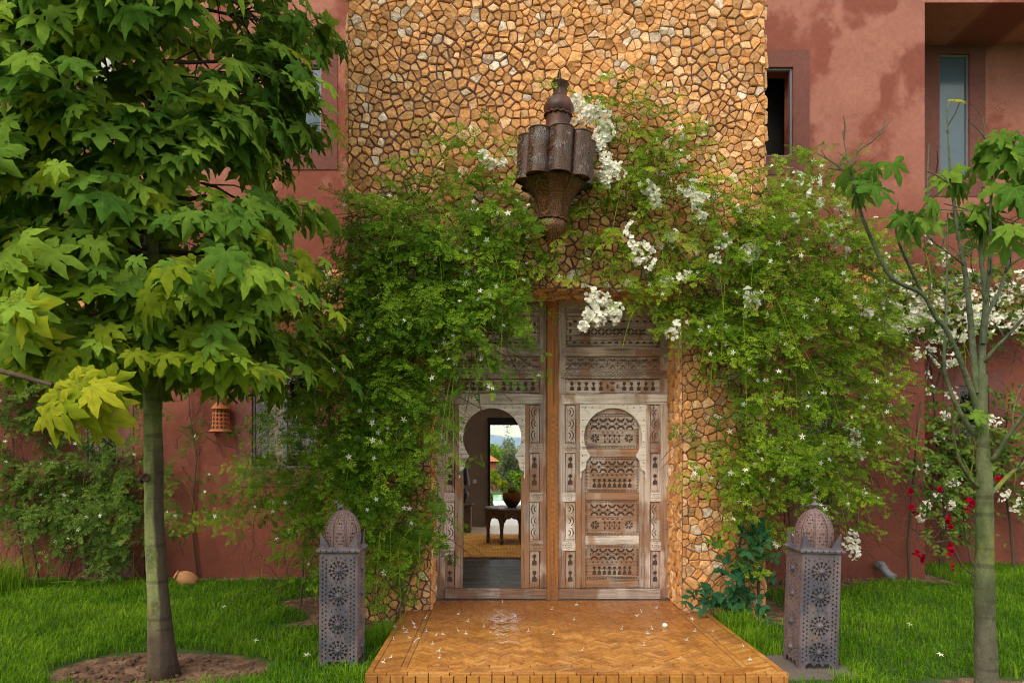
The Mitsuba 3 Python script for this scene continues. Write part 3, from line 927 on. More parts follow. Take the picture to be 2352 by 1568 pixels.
def build_door():
    rng = np.random.default_rng(5)
    t = thing('carved_door', 'tall weathered double door of carved grey wood, its left wicket open', 'door')

    def wuv(h): return (rng.random(), h)

    def piece(par, name, rect, y, d, m, h, mirror=False, label=None, b=0.003):
        g = to_door(sbox(*rect), mirror)
        x0, z0, x1, z1 = g.bounds
        e = 0.0014
        return part(par, name, MB().box(x0 + e, x1 - e, y, y + d, z0 + e, z1 - e, b, uv=wuv(h)), m, label=label)

    def carved(par, rect, cuts, m, mirror, h=0.0, y=None, label=None, clip=None):
        y = YD + 0.014 if y is None else y
        r = sbox(rect[0] + .3, rect[1] + .3, rect[2] - .3, rect[3] - .3)
        g = r.difference(unary(cuts))
        if clip is not None: g = g.intersection(clip)
        g = to_door(g.simplify(0.05), mirror)
        mb = MB().plate(g, y, 0.019, wuv(h))
        return part(par, 'carved_panel', mb, m, label=label)

    for mirror in (False, True):
        rx = lambda a: a
        k = num(t + '__door_leaf')
        hole = sbox(1334, 929, 1482, 1349).difference(sbox(0, 0, 1, 1))
        board = sbox(1283, 686, 1541, 1352).difference(sbox(1335, 931, 1481, 1351))
        mbb = MB().plate(to_door(board, mirror), YD + 0.034, 0.05, (0.5, 0))
        put(k, mbb, 'm_recess_shade')
        P_ = lambda name, rect, y, d, m, h, label=None: piece(k, name, rect, y, d, m, h, mirror, label)
        P_('stile', (1282.5, 688, 1299, 1351), YD, 0.034, 'm_wood_grey', 0)
        P_('stile', (1516, 688, 1541, 1374), YD, 0.034, 'm_wood_grey', 0)
        P_('rail', (1299, 688, 1516, 725.5), YD + 0.003, 0.031, 'm_wood_grey', 1)
        P_('rail', (1291, 797.5, 1540, 818.5), YD - 0.006, 0.04, 'm_wood_grey', 1)
        P_('rail', (1288, 850, 1541.5, 870), YD - 0.005, 0.04, 'm_wood_grey', 1)
        P_('rail', (1290, 904, 1539, 928.5), YD - 0.008, 0.042, 'm_wood_white', 1, 'pale bleached rail above the wicket')
        P_('bottom_rail', (1279.5, 1351.5, 1516, 1374), YD - 0.03, 0.064, 'm_wood_grey', 1)
        carved(k, (1299, 726, 1516, 797), pat_frame(1299, 726, 1516, 797), 'm_wood_grey', mirror, 1)
        carved(k, (1299, 819, 1516, 849.5), pat_cross(1299, 819, 1516, 849.5), 'm_wood_grey', mirror, 1)
        carved(k, (1299, 871, 1516, 903.5), pat_keys(1299, 871, 1516, 903.5), 'm_wood_grey', mirror, 1)
        # zigzag rail grooves drawn as dark shallow beads, groove shade in their colour
        zz = []
        for ph, yb in ((0, 860), (8, 860), (0, 866), (8, 855)):
            pts = [(1296 + i * 8, yb + (4 if (i + ph // 8) % 2 else -4) * (1 if yb == 860 else .5)) for i in range(30)]
            zz.append(LineString(pts).buffer(0.42, 1))
        part(k, 'zigzag_bead', MB().plate(to_door(unary(zz), mirror), YD - 0.0068, 0.003, (0.2, 1)), 'm_recess_shade')
        # narrow carved strips left and right of the wicket with square blocks between
        for sx0, sx1, bx0, bx1, fl in ((1299.5, 1321, 1291, 1322, 1), (1495, 1516, 1494, 1518, -1)):
            carved(k, (sx0, 930, sx1, 1018), pat_arcs(sx0, 930, sx1, 1018, fl), 'm_wood_grey', mirror, 0)
            carved(k, (sx0, 1041, sx1, 1130), pat_twokeys(sx0, 1041, sx1, 1130), 'm_wood_grey', mirror, 0)
            carved(k, (sx0, 1153, sx1, 1242), pat_arcs(sx0, 1153, sx1, 1242, fl), 'm_wood_white', mirror, 0, label='bleached strip carved with crescents')
            carved(k, (sx0, 1265, sx1, 1351), pat_twokeys(sx0, 1265, sx1, 1351), 'm_wood_grey' if fl < 0 else 'm_wood_brown', mirror, 0)
            for y0, y1 in ((1018.5, 1040.5), (1130.5, 1152.5), (1242.5, 1264.5)):
                b = P_('block', (bx0, y0, bx1, y1), YD - 0.004, 0.036, 'm_wood_white' if y0 > 1100 else 'm_wood_grey', 1)
                xm, ym = (bx0 + bx1) / 2, (y0 + y1) / 2
                rg = unary([Point(xm, ym).buffer(7.5, 5).difference(Point(xm, ym).buffer(6.8, 5)), Point(xm, ym).buffer(3.4, 4).difference(Point(xm, ym).buffer(2.6, 4))])
                part(b.rsplit('__', 1)[0], 'rosette', MB().plate(to_door(rg, mirror), YD - 0.0056, 0.003, (0.1, 0)), 'm_recess_shade')
        P_('stile', (1321.5, 929, 1336, 1351), YD + 0.001, 0.033, 'm_wood_brown', 0, 'brown upright beside the wicket')
        P_('stile', (1480.5, 929, 1494, 1351), YD + 0.001, 0.033, 'm_wood_brown' if mirror else 'm_wood_grey', 0)
        # white horseshoe frame with mitres, rosettes and a raised edge
        ap = arch_poly().buffer(0)
        for cutx, cuty in ((1332, 929), (1484, 929)):
            sg = 1 if cutx < 1400 else -1
            ap = ap.difference(LineString([(cutx, cuty), (cutx + sg * 40, cuty + 40)]).buffer(0.35))
        a = num(k + '__arch_frame')
        put(a, MB().plate(to_door(ap, mirror), YD - 0.012, 0.03, (0.6, 1)), 'm_arch')
        labels[a] = {'label': 'bleached horseshoe arch round the ' + ('open' if mirror else 'closed') + ' wicket'}
        edge = unary([sbox(1333.5, 930, 1482.5, 1090).difference(sbox(1335.2, 931.7, 1480.8, 1091))])
        dots = [Point(1338 + 0, y).buffer(1.4, 3) for y in (965, 990, 1015, 1046, 1063)] + [Point(1478, y).buffer(1.4, 3) for y in (965, 990, 1015, 1046, 1063)] + [Point(x, 936) .buffer(1.4, 3) for x in (1345, 1360, 1378, 1440, 1455, 1470)]
        part(k, 'arch_bead', MB().plate(to_door(unary([edge]), mirror), YD - 0.0145, 0.004, (0.7, 0)), 'm_arch')
        part(k, 'arch_nail', MB().plate(to_door(unary(dots), mirror), YD - 0.0143, 0.004, (0.1, 0)), 'm_recess_shade', kind='stuff')
    # closed right wicket
    w = num(t + '__wicket_door')
    put(w, MB().plate(to_door(sbox(1335.5, 932, 1480.5, 1350), False), YD + 0.052, 0.03, (0.4, 0)), 'm_recess_shade')
    labels[w] = {'label': 'closed carved wicket in the right leaf'}
    P_ = lambda name, rect, y, d, m, h: piece(w, name, rect, y, d, m, h)
    P_('stile', (1336, 932, 1345, 1350), YD + 0.022, 0.03, 'm_wood_brown', 0)
    P_('stile', (1469, 932, 1480, 1350), YD + 0.022, 0.03, 'm_wood_grey', 0)
    for y0, y1, kd in ((951, 1030, 'wheel'), (1050, 1131, 'keys'), (1149, 1230.5, 'wheel'), (1251.5, 1332, 'keys')):
        carved(w, (1345, y0, 1469, y1), pat_panel(1345, y0, 1469, y1, kd), 'm_wood_mid', False, 1, y=YD + 0.033)
    for y0, y1, m in ((932, 950.5, 'm_wood_mid'), (1030.5, 1049.5, 'm_wood_brown'), (1131.5, 1148.5, 'm_wood_brown'), (1231, 1251, 'm_wood_white'), (1332.5, 1350, 'm_wood_brown')):
        P_('rail', (1345, y0, 1469, y1), YD + 0.028, 0.024, m, 1)
    # open left wicket, swung into the hall
    w2 = num(t + '__wicket_door')
    labels[w2] = {'label': 'open left wicket seen edge-on inside the opening'}
    x = DXM(MIRX - 1481)
    put(w2, MB().box(x - 0.045, x - 0.002, YD + 0.09, YD + 0.78, DZM(1348), DZM(934), 0.004, uv=(0.3, 0)), 'm_wood_brown')
    lx, rxx = DXM(1056.5), DXM(1201.5)
    part(t, 'jamb', MB().box(lx - 0.01, lx + 0.026, YD + 0.004, YD + 0.085, DZM(1351), DZM(1092), 0.003, uv=(0.8, 0)), 'm_wood_brown')
    part(t, 'jamb', MB().box(rxx - 0.022, rxx + 0.008, YD + 0.004, YD + 0.085, DZM(1351), DZM(1092), 0.003, uv=(0.6, 0)), 'm_wood_brown')
    # centre post
    part(t, 'centre_post', MB().box(DXM(1255.5), DXM(1282), YD - 0.055, YD + 0.05, DZM(1378), DZM(686), 0.008, uv=(0.9, 0)), 'm_post', label='orange brown upright post between the two leaves')
    x0, x1 = DXM(1256.5), DXM(1281)
    zz = []
    for s in (0, 1):
        for q in range(2):
            pts = [((x0 if (i + s) % 2 else x1) * (1 - 0.0) + 0 * q, DZM(1376) + i * 0.062 + q * 0.02) for i in range(0, 34)]
            zz.append(LineString(pts).buffer(0.0016, 1))
    part(t, 'post_groove', MB().plate(shapely.union_all(zz), YD - 0.0556, 0.002, (0.1, 0)), 'm_recess_shade')  # zigzag grooves drawn as dark strips with the shade in their colour
    part(t, 'threshold', MB().box(DX0 + 0.004, DX1 - 0.004, YD + 0.004, YD + 0.08, 0.001, 0.012), 'm_recess_shade')
    for px in (1001, 1537):
        part(t, 'floor_hinge', MB().box(DXM(px) - 0.03, DXM(px) + 0.03, YD - 0.05, YD + 0.02, 0.0, 0.03, 0.006), 'm_steel')


build_door()


# ------------------------------------------------------------------ pierced metal lanterns on the lawn
def star(cx, cz, s):
    c = []
    for k in range(12):
        a = k * math.pi / 6
        d = np.array([math.cos(a), math.sin(a)])
        c.append(lens(np.array([cx, cz]) + d * .028 * s, np.array([cx, cz]) + d * .056 * s, .0145 * s))
        for b in (-.13, .13):
            e = np.array([math.cos(a + b * 1.0), math.sin(a + b)])
            c.append(lens(np.array([cx, cz]) + d * .055 * s, np.array([cx, cz]) + e * .085 * s, .0125 * s, 4))
    return c


def diamond(x, z, a, b): return Polygon([(x - a, z), (x, z - b), (x + a, z), (x, z + b)])


def pierced(fn, nu, nv, hole):
    mb = MB()
    V, Fa, n = [], [], 0
    for i in range(nu):
        for j in range(nv):
            a = hole(i, j)
            cs = [(0, 0), (1, 0), (1, 1), (0, 1)]
            if a <= 0:
                uv = cs
                ff = [[0, 1, 2], [0, 2, 3]]
            else:
                uv = cs + [(.5 - a, .5), (.5, .5 - a), (.5 + a, .5), (.5, .5 + a)]
                ff = [[0, 5, 4], [0, 1, 5], [1, 6, 5], [1, 2, 6], [2, 7, 6], [2, 3, 7], [3, 4, 7], [3, 0, 4]]
            V += [fn((i + p) / nu, (j + q) / nv) for p, q in uv]
            Fa += [[x + n for x in f] for f in ff]
            n += len(uv)
    return np.array(V), np.array(Fa)


def floor_lantern(loc, lean, label, bent):
    t = thing('floor_lantern', label, 'lantern', 'pierced metal lanterns beside the terrace')
    W, H = 0.31, 0.92
    A = np.eye(4)
    A[:3, 3] = loc
    A = A @ rotm([0, 1, 0], lean[0]) @ rotm([1, 0, 0], lean[1])
    rng = np.random.default_rng(int(abs(loc[0]) * 100))
    zs = [0.13, 0.34, 0.57, 0.775]
    for q in range(4):
        cuts = []
        for z in zs: cuts += star(0, z, 1.0)
        for x in (-.128, -.100, .100, .128):
            for k in range(25):
                z = .05 + k * .0345 + (.017 if abs(x) < .11 else 0)
                if z < H - .03: cuts.append(diamond(x, z, .0072 + .0024 * (k % 2), .011))
        for z in (.235, .455, .672, .87):
            for x in (-.055, -.018, .018, .055): cuts.append(diamond(x, z + .012 * math.cos(x * 50), .0065, .0095))
        foot = unary([sbox(-.105, -.01, .105, .018), arc(-.07, .012, 0, .03, 0, 180), arc(0, .012, 0, .03, 0, 180), arc(.07, .012, 0, .03, 0, 180)])
        face = sbox(-W / 2, -0.04, W / 2, H).difference(unary(cuts + [foot]))
        mb = MB().plate(face, -W / 2, 0.004, (0.0 if q in (0, 2) else 0.55, 0))
        R = rotm([0, 0, 1], q * math.pi / 2)
        mb.move(A @ R)
        f = part(t, 'side_panel', mb, 'm_iron')
        for z in zs:
            b = MB().lathe([(0.0245, 0), (0.0235, .009), (0.017, .018), (0.008, .023), (0.0003, .0245)], 12).move(rotm([1, 0, 0], math.pi / 2)).move(A @ R @ trimesh.transformations.translation_matrix([0, -W / 2 - .001, z]))
            part(f, 'boss', b, 'm_iron', smooth=True)
    r2 = math.sqrt(2)
    prof = [(W / 2 + .000, H - .005), (W / 2 + .006, H + .002), (W / 2 + .02, H + .004), (W / 2 + .024, H + .016), (W / 2 + .02, H + .028), (W / 2 + .008, H + .030), (W / 2 + .006, H + .044), (W / 2 - .02, H + .045), (.13, H + .044)]
    part(t, 'cornice', MB().lathe([(r * r2, z) for r, z in prof], 4, rot=math.pi / 4, uv=(0.35, 0)).move(A), 'm_iron')
    dots = MB()
    for q in range(4):
        for k in range(7):
            dots.add(*(lambda m: (m.vertices, m.faces))(MB_to_tri(MB().plate(diamond(-.14 + k * .047, H + .016, .006, .009), -W / 2 - .0252, .002).move(rotm([0, 0, 1], q * math.pi / 2)))))
    part(t, 'cornice_stud', dots.move(A), 'm_black', kind='stuff')
    for q in range(4):
        for sg in (-1, 1):
            x = W / 2 - .002
            steps = [(x, H + .045), (x, H + .165)] + [p for k in range(5) for p in ((x - .012 - k * .014, H + .155 - k * .022), (x - .016 - k * .014, H + .135 - k * .022))] + [(x - .085, H + .045)]
            g = Polygon([(sg * a, b) for a, b in steps]).buffer(0)
            part(t, 'corner_horn', MB().plate(g, -W / 2 + .004, .004, (0.1, 0)).move(A @ rotm([0, 0, 1], q * math.pi / 2)), 'm_iron')
    z0 = H + .044
    pr = np.array([(.141, 0), (.144, .03), (.145, .08), (.142, .13), (.13, .175), (.108, .22), (.08, .255), (.048, .28), (.022, .294)])

    def dome(u, v):
        s = v * (len(pr) - 1)
        i = min(int(s), len(pr) - 2)
        r, z = pr[i] + (pr[i + 1] - pr[i]) * (s - i)
        a = u * 2 * math.pi
        g = (u * 8) % 1.0
        r = r * (1 - 0.05 * (1 - math.sin(g * math.pi)) ** 2)
        return [r * math.cos(a + math.pi / 8), r * math.sin(a + math.pi / 8), z0 + z]

    def hole(i, j):
        k = i % 7
        if k == 0 or j < 1 or j > 12: return 0
        d = math.hypot(k - 3.5, (j % 6) - 2.5)
        return 0.40 if 0.9 < d < 2.0 else 0.27 if (k + j) % 2 == 0 else 0
    v, f = pierced(dome, 56, 14, hole)
    part(t, 'dome', MB().add(v, f, (0.75, 0)).move(A), 'm_iron')
    for q in range(8):
        a = q * math.pi / 4 + math.pi / 8
        part(t, 'dome_rib', MB().tube([[(r + .001) * math.cos(a), (r + .001) * math.sin(a), z0 + z] for r, z in pr], .005, 5, uv=(0.6, 0)).move(A), 'm_iron', True)
    fin = [(.03, 0), (.022, .006), (.008, .012), (.008, .03), (.03, .036), (.037, .046), (.02, .058), (.007, .064), (.006, .085), (.02, .092), (.018, .102), (.004, .112), (.001, .125)]
    B = A.copy()
    B = B @ trimesh.transformations.translation_matrix([0, 0, z0 + .29])
    if bent: B = B @ rotm([0, 1, 0], -0.75) @ trimesh.transformations.translation_matrix([0, 0, -.012])
    fm = MB().lathe(fin, 14, uv=(0.4, 0))
    if not bent: fm.tube([[0.02 * math.cos(a), 0, .142 + .02 * math.sin(a)] for a in np.linspace(0, 5.2, 10)], .0025, 5, uv=(0.5, 0))
    part(t, 'finial', fm.move(B), 'm_iron', smooth=True, label='bent finial' if bent else None)


def MB_to_tri(mb):
    v, f, u = mb.arrays()
    return trimesh.Trimesh(v, f, process=False)


lp = P(786, 1525, 5.80)
floor_lantern([lp[0], 5.80, -0.115], (0.006, 0.0), 'purple grey pierced lantern left of the terrace with a bent finial', True)
rp = P(1862, 1530, 5.70)
floor_lantern([rp[0], 5.72, -0.105], (0.028, 0.012), 'purple grey pierced lantern right of the terrace on a stone slab', False)
sl = MB().mesh(trimesh.convex.convex_hull(np.array([[x, y, z] for x, y in ((2.16, 5.3), (2.78, 5.33), (2.83, 5.95), (2.5, 6.02), (2.14, 5.94)) for z in (-.2, -.115)] + [[2.4, 5.6, -.112]])))
solo('stone_slab', sl, 'm_concrete', 'flat grey slab under the right lantern', 'slab')


# ------------------------------------------------------------------ hanging wall lantern
def wall_lantern():
    t = thing('hanging_lantern', 'large rusty metal lantern of clustered tubes hanging above the door', 'lantern')
    A = trimesh.transformations.translation_matrix([0.555, 6.74, 0]) @ trimesh.transformations.translation_matrix([0, 0, 4.6]) @ rotm([0, 1, 0], 0.055) @ rotm([1, 0, 0], 0.02) @ trimesh.transformations.translation_matrix([0, 0, -4.6])
    oct8 = lambda g: 1 - 0.035 * np.abs(np.sin(4 * g))
    mk = lambda prof, u, seg=32, rip=None: MB().lathe(prof, seg, uv=(u, 0), ripple=rip).move(A)
    part(t, 'crown', mk([(.02, 5.17), (.085, 5.185), (.088, 5.18), (.062, 5.13), (.058, 5.09), (.075, 5.055)], 0.0, 24, lambda g: 1 + .06 * np.cos(8 * g)), 'm_rust', True)
    part(t, 'bulb', mk([(.075, 5.055), (.115, 5.02), (.143, 4.97), (.148, 4.93), (.135, 4.89), (.12, 4.875)], 0.0, 32, oct8), 'm_rust', True)
    rp_ = lambda r, z: MB().tube([[(r + .006 * math.cos(a * 14)) * math.cos(a), (r + .006 * math.cos(a * 14)) * math.sin(a), z + .006 * math.sin(a * 14)] for a in np.linspace(0, 2 * math.pi, 120)], .011, 6, cap=False).move(A)
    part(t, 'rope_ring', rp_(.128, 4.872), 'm_rust', True)
    part(t, 'neck', mk([(.122, 4.87), (.118, 4.80), (.122, 4.74), (.145, 4.67), (.19, 4.62), (.2, 4.60)], 0.0, 32, oct8), 'm_rust', True)
    part(t, 'core', mk([(.2, 4.605), (.21, 4.60), (.21, 4.24), (.2, 4.235)], 0.0, 24), 'm_rust')
    for k in range(8):
        a = k * math.pi / 4 - math.pi / 2 + 0.09
        c = np.array([.268 * math.cos(a), .268 * math.sin(a), 0])
        tb = num(t + '__tube')
        put(tb, MB().lathe([(.108, 4.215), (.108, 4.64)], 28, at=c, uv=(1.0, 0)).move(A), 'm_rust', True)
        for z in (4.215, 4.628):
            part(tb, 'rim', MB().lathe([(.1085, z), (.114, z + .002), (.114, z + .012), (.1085, z + .014)], 28, at=c).move(A), 'm_rust', True)
        part(tb, 'cap', MB().lathe([(.108, 4.64), (.06, 4.655), (.001, 4.66)], 28, at=c).move(A), 'm_rust', True)
        part(tb, 'base', MB().lathe([(.001, 4.245), (.106, 4.235)], 28, at=c, uv=(2.0, 0)).move(A), 'm_rust', True)
        b = MB().lathe([(.011, 0), (.008, .008), (.001, .011)], 8).move(rotm([0, 1, 0], math.pi / 2)).move(A @ trimesh.transformations.translation_matrix(c + np.array([0, 0, 4.44])) @ rotm([0, 0, 1], a) @ trimesh.transformations.translation_matrix([.107, 0, 0]))
        part(tb, 'knob', b, 'm_rust', True)
    fn = [(.305, 4.235), (.30, 4.215), (.245, 4.16), (.195, 4.09), (.16, 4.01), (.138, 3.93), (.128, 3.875)]
    part(t, 'funnel', MB().lathe(fn, 8, uv=(2.0, 0), rot=math.pi / 8 - math.pi / 2 + .09).move(A), 'm_rust')
    for k in range(8):
        a = math.pi / 8 - math.pi / 2 + .09 + k * math.pi / 4
        part(t, 'seam', MB().tube([[(r + .003) * math.cos(a), (r + .003) * math.sin(a), z] for r, z in fn], .007, 6).move(A), 'm_rust', True)
    part(t, 'rope_ring', rp_(.135, 3.868), 'm_rust', True)
    part(t, 'lower_bulb', mk([(.125, 3.865), (.143, 3.83), (.143, 3.79), (.125, 3.74), (.09, 3.695), (.055, 3.665), (.04, 3.63), (.026, 3.58), (.006, 3.52)], 2.0, 32, oct8), 'm_rust', True)
    top = (A @ np.array([0, 0, 5.16, 1]))[:3]
    part(t, 'bracket', MB().tube([top, top + [0, 0, .1], top + [0.0, .03, .16], top + [0, .12, .19], [top[0], YP + .02, top[2] + .17]], .011, 8), 'm_black', True)


wall_lantern()


# ------------------------------------------------------------------ the hall and the garden behind
def build_hall():
    solo('floor_rug', MB().box(-1.7, 2.6, 10.76, 13.9, 0.005, 0.02), 'm_rug', 'golden ribbed rug with dark dashes on the hall floor', 'rug')
    cx, cy, R = 0.215, 12.68, 0.47
    t = thing('side_table', 'dark octagonal carved table holding the plant pot in the hall', 'table')
    o = lambda r: [(r * math.cos(a), r * math.sin(a)) for a in np.radians(22.5 + 45 * np.arange(8))]
    v = np.array([[x + cx, y + cy, z] for z in (.60, .635) for x, y in o(R + .05)] + [[x + cx, y + cy, .65] for x, y in o(R + .035)])
    part(t, 'table_top', MB().mesh(trimesh.convex.convex_hull(v)), 'm_darkwood')
    for k in range(8):
        a = math.radians(45 * k)
        s = R * math.sin(math.pi / 8) * 2
        n = 13
        xs = np.linspace(-s / 2, s / 2, n)
        prof = [.33 + .15 * (1 - abs(2 * x / s) ** 2.2) + .018 * math.cos(x / s * 6 * math.pi * 1.5) for x in xs]
        ap = Polygon([(-s / 2, .598), (s / 2, .598)] + [(x, z) for x, z in list(zip(xs, prof))[::-1]])
        M_ = trimesh.transformations.translation_matrix([cx, cy, 0]) @ rotm([0, 0, 1], a + math.pi / 2)
        ak = part(t, 'apron', MB().plate(ap, -R * math.cos(math.pi / 8), .03).move(M_), 'm_darkwood')
        sc = MB()
        for q in range(6):
            for w in range(2):
                x0 = -s / 2 + (q + .5) * s / 6
                z = .565 - w * .05 + (q % 2) * .01
                if z < np.interp(x0, xs, prof) + .03: continue
                sc.tube([[x0 + .026 * (1 - u) * math.cos(u * 8 + q * 2), -R * math.cos(math.pi / 8) - .004, z + .022 * (1 - u) * math.sin(u * 8 + q * 2)] for u in np.linspace(0, .8, 9)], .0055, 4)
        part(ak, 'scrollwork', sc.move(M_), 'm_gold', kind='stuff')
    for x, y in o(R - .015):
        lg = num(t + '__leg')
        put(lg, MB().lathe([(.04, .60), (.045, .42), (.042, .36), (.036, .33), (.04, .315), (.032, .30), (.026, .18), (.033, .10), (.036, .06), (.022, .02), (.016, .021)], 12, at=(cx + x, cy + y, 0)), 'm_darkwood', True)
        part(lg, 'gilt_ring', MB().lathe([(.036, .325), (.043, .319), (.036, .312)], 12, at=(cx + x, cy + y, 0)).lathe([(.031, .115), (.0345, .108), (.034, .10)], 12, at=(cx + x, cy + y, 0)), 'm_gold', True)
    px, py = 0.228, 12.6
    solo('plant_pot', MB().lathe([(.001, .652), (.075, .652), (.08, .66), (.12, .71), (.158, .78), (.17, .85), (.165, .90), (.168, .915), (.155, .915), (.15, .88), (.001, .87)], 28, at=(px, py, 0)), 'm_pot', 'round terracotta pot darkened below on the carved table', 'pot', smooth=True)
    t = thing('potted_plant', 'yellow green strap leaved plant in the terracotta pot', 'plant')
    rng = np.random.default_rng(77)
    for k in range(70):
        a, L = rng.uniform(0, 2 * math.pi), rng.uniform(.14, .34)
        up = rng.uniform(.5, 1.25)
        d = np.array([math.cos(a), math.sin(a), 0])
        s = np.linspace(0, 1, 6)
        pts = np.array([px, py, .88]) + rng.normal(0, .03, 3) * [1, 1, 0] + s[:, None] * d * L * math.cos(up * .9) + np.stack([s * 0, s * 0, (s - .9 * s ** 2 * rng.uniform(.5, 1.3)) * L * 1.2], 1)
        w = np.array([.010, .016, .017, .014, .009, .001]) * rng.uniform(.8, 1.2)
        sd = np.array([-d[1], d[0], 0])
        v = np.vstack([pts - sd * w[:, None], pts + sd * w[:, None]])
        i = np.arange(5)
        part(t, 'leaf', MB().add(v, np.stack([i, i + 1, i + 7, i + 6], 1), (8 + rng.uniform(.1, .95), .5)), 'm_foliage', True)
    t = thing('table_lamp', 'black lamp with a round body against the brown wall', 'lamp')
    lx, ly = P(1058, 0, 14.4)[0], 14.4
    part(t, 'shade', MB().lathe([(.20, .98), (.135, 1.36)], 24, at=(lx, ly, 0)), 'm_black', True)
    part(t, 'body', MB().lathe([(.001, .60), (.09, .602), (.10, .64), (.165, .73), (.17, .80), (.12, .88), (.03, .93), (.02, 1.0)], 24, at=(lx, ly, 0)), 'm_black', True)
    solo('lamp_table', MB().box(lx - .35, lx + .26, ly - .25, ly + .25, .55, .598, .006).box(lx - .3, lx + .22, ly - .2, ly + .2, .02, .549, .01), 'm_darkwood', 'dark cabinet carrying the black lamp', 'cabinet')
    s = P(1090.5, 1105.5, 15.5)
    t = thing('light_switch', 'square white light switch on the brown wall', 'switch')
    part(t, 'plate', MB().box(s[0] - .043, s[0] + .043, 15.488, 15.499, s[2] - .043, s[2] + .043, .003), 'm_white')
    part(t, 'rocker', MB().box(s[0] - .024, s[0] + .024, 15.484, 15.4875, s[2] - .024, s[2] + .024, .001), 'm_white')


M['m_pot'] = prin(proc(lambda p, n, uv: mix((0.42, 0.15, 0.05), (0.07, 0.035, 0.025), smoothstep(0.84, 0.72, p.z + 0.12 * (fbm(p.x * 14, p.y * 14, p.z * 14, 3) - 0.5) + 0.3 * (p.x - 0.24)))), 0.5)
build_hall()


def leaf_cloud(mb, cen, rad, n, size, pal, rng, lo=0.0, hi=1.0):
    """n small leaves scattered through lumpy clumps"""
    nc = max(5, n // 160)
    cc = rng.normal(0, 1, (nc, 3))
    cc = nrm(cc) * rng.uniform(.25, .8, (nc, 1))
    k = rng.integers(0, nc, n)
    q = cc[k] + nrm(rng.normal(0, 1, (n, 3))) * (rng.uniform(0, 1, (n, 1)) ** .45) * .38
    p = np.asarray(cen) + q * np.asarray(rad)
    a = nrm(rng.normal(0, 1, (n, 3)))
    b = nrm(np.cross(a, rng.normal(0, 1, (n, 3))))
    L = size * rng.uniform(.6, 1.3, (n, 1))
    v = np.stack([p - a * L, p + b * L * .4, p + a * L, p - b * L * .4], 1).reshape(-1, 3)
    i = np.arange(n) * 4
    u = pal + np.clip(lo + (hi - lo) * rng.random(n), .02, .96)
    mb.add(v, np.vstack([np.stack([i, i + 1, i + 2], 1), np.stack([i, i + 2, i + 3], 1)]), np.stack([np.repeat(u, 4), np.full(4 * n, .5)], 1))
    return mb


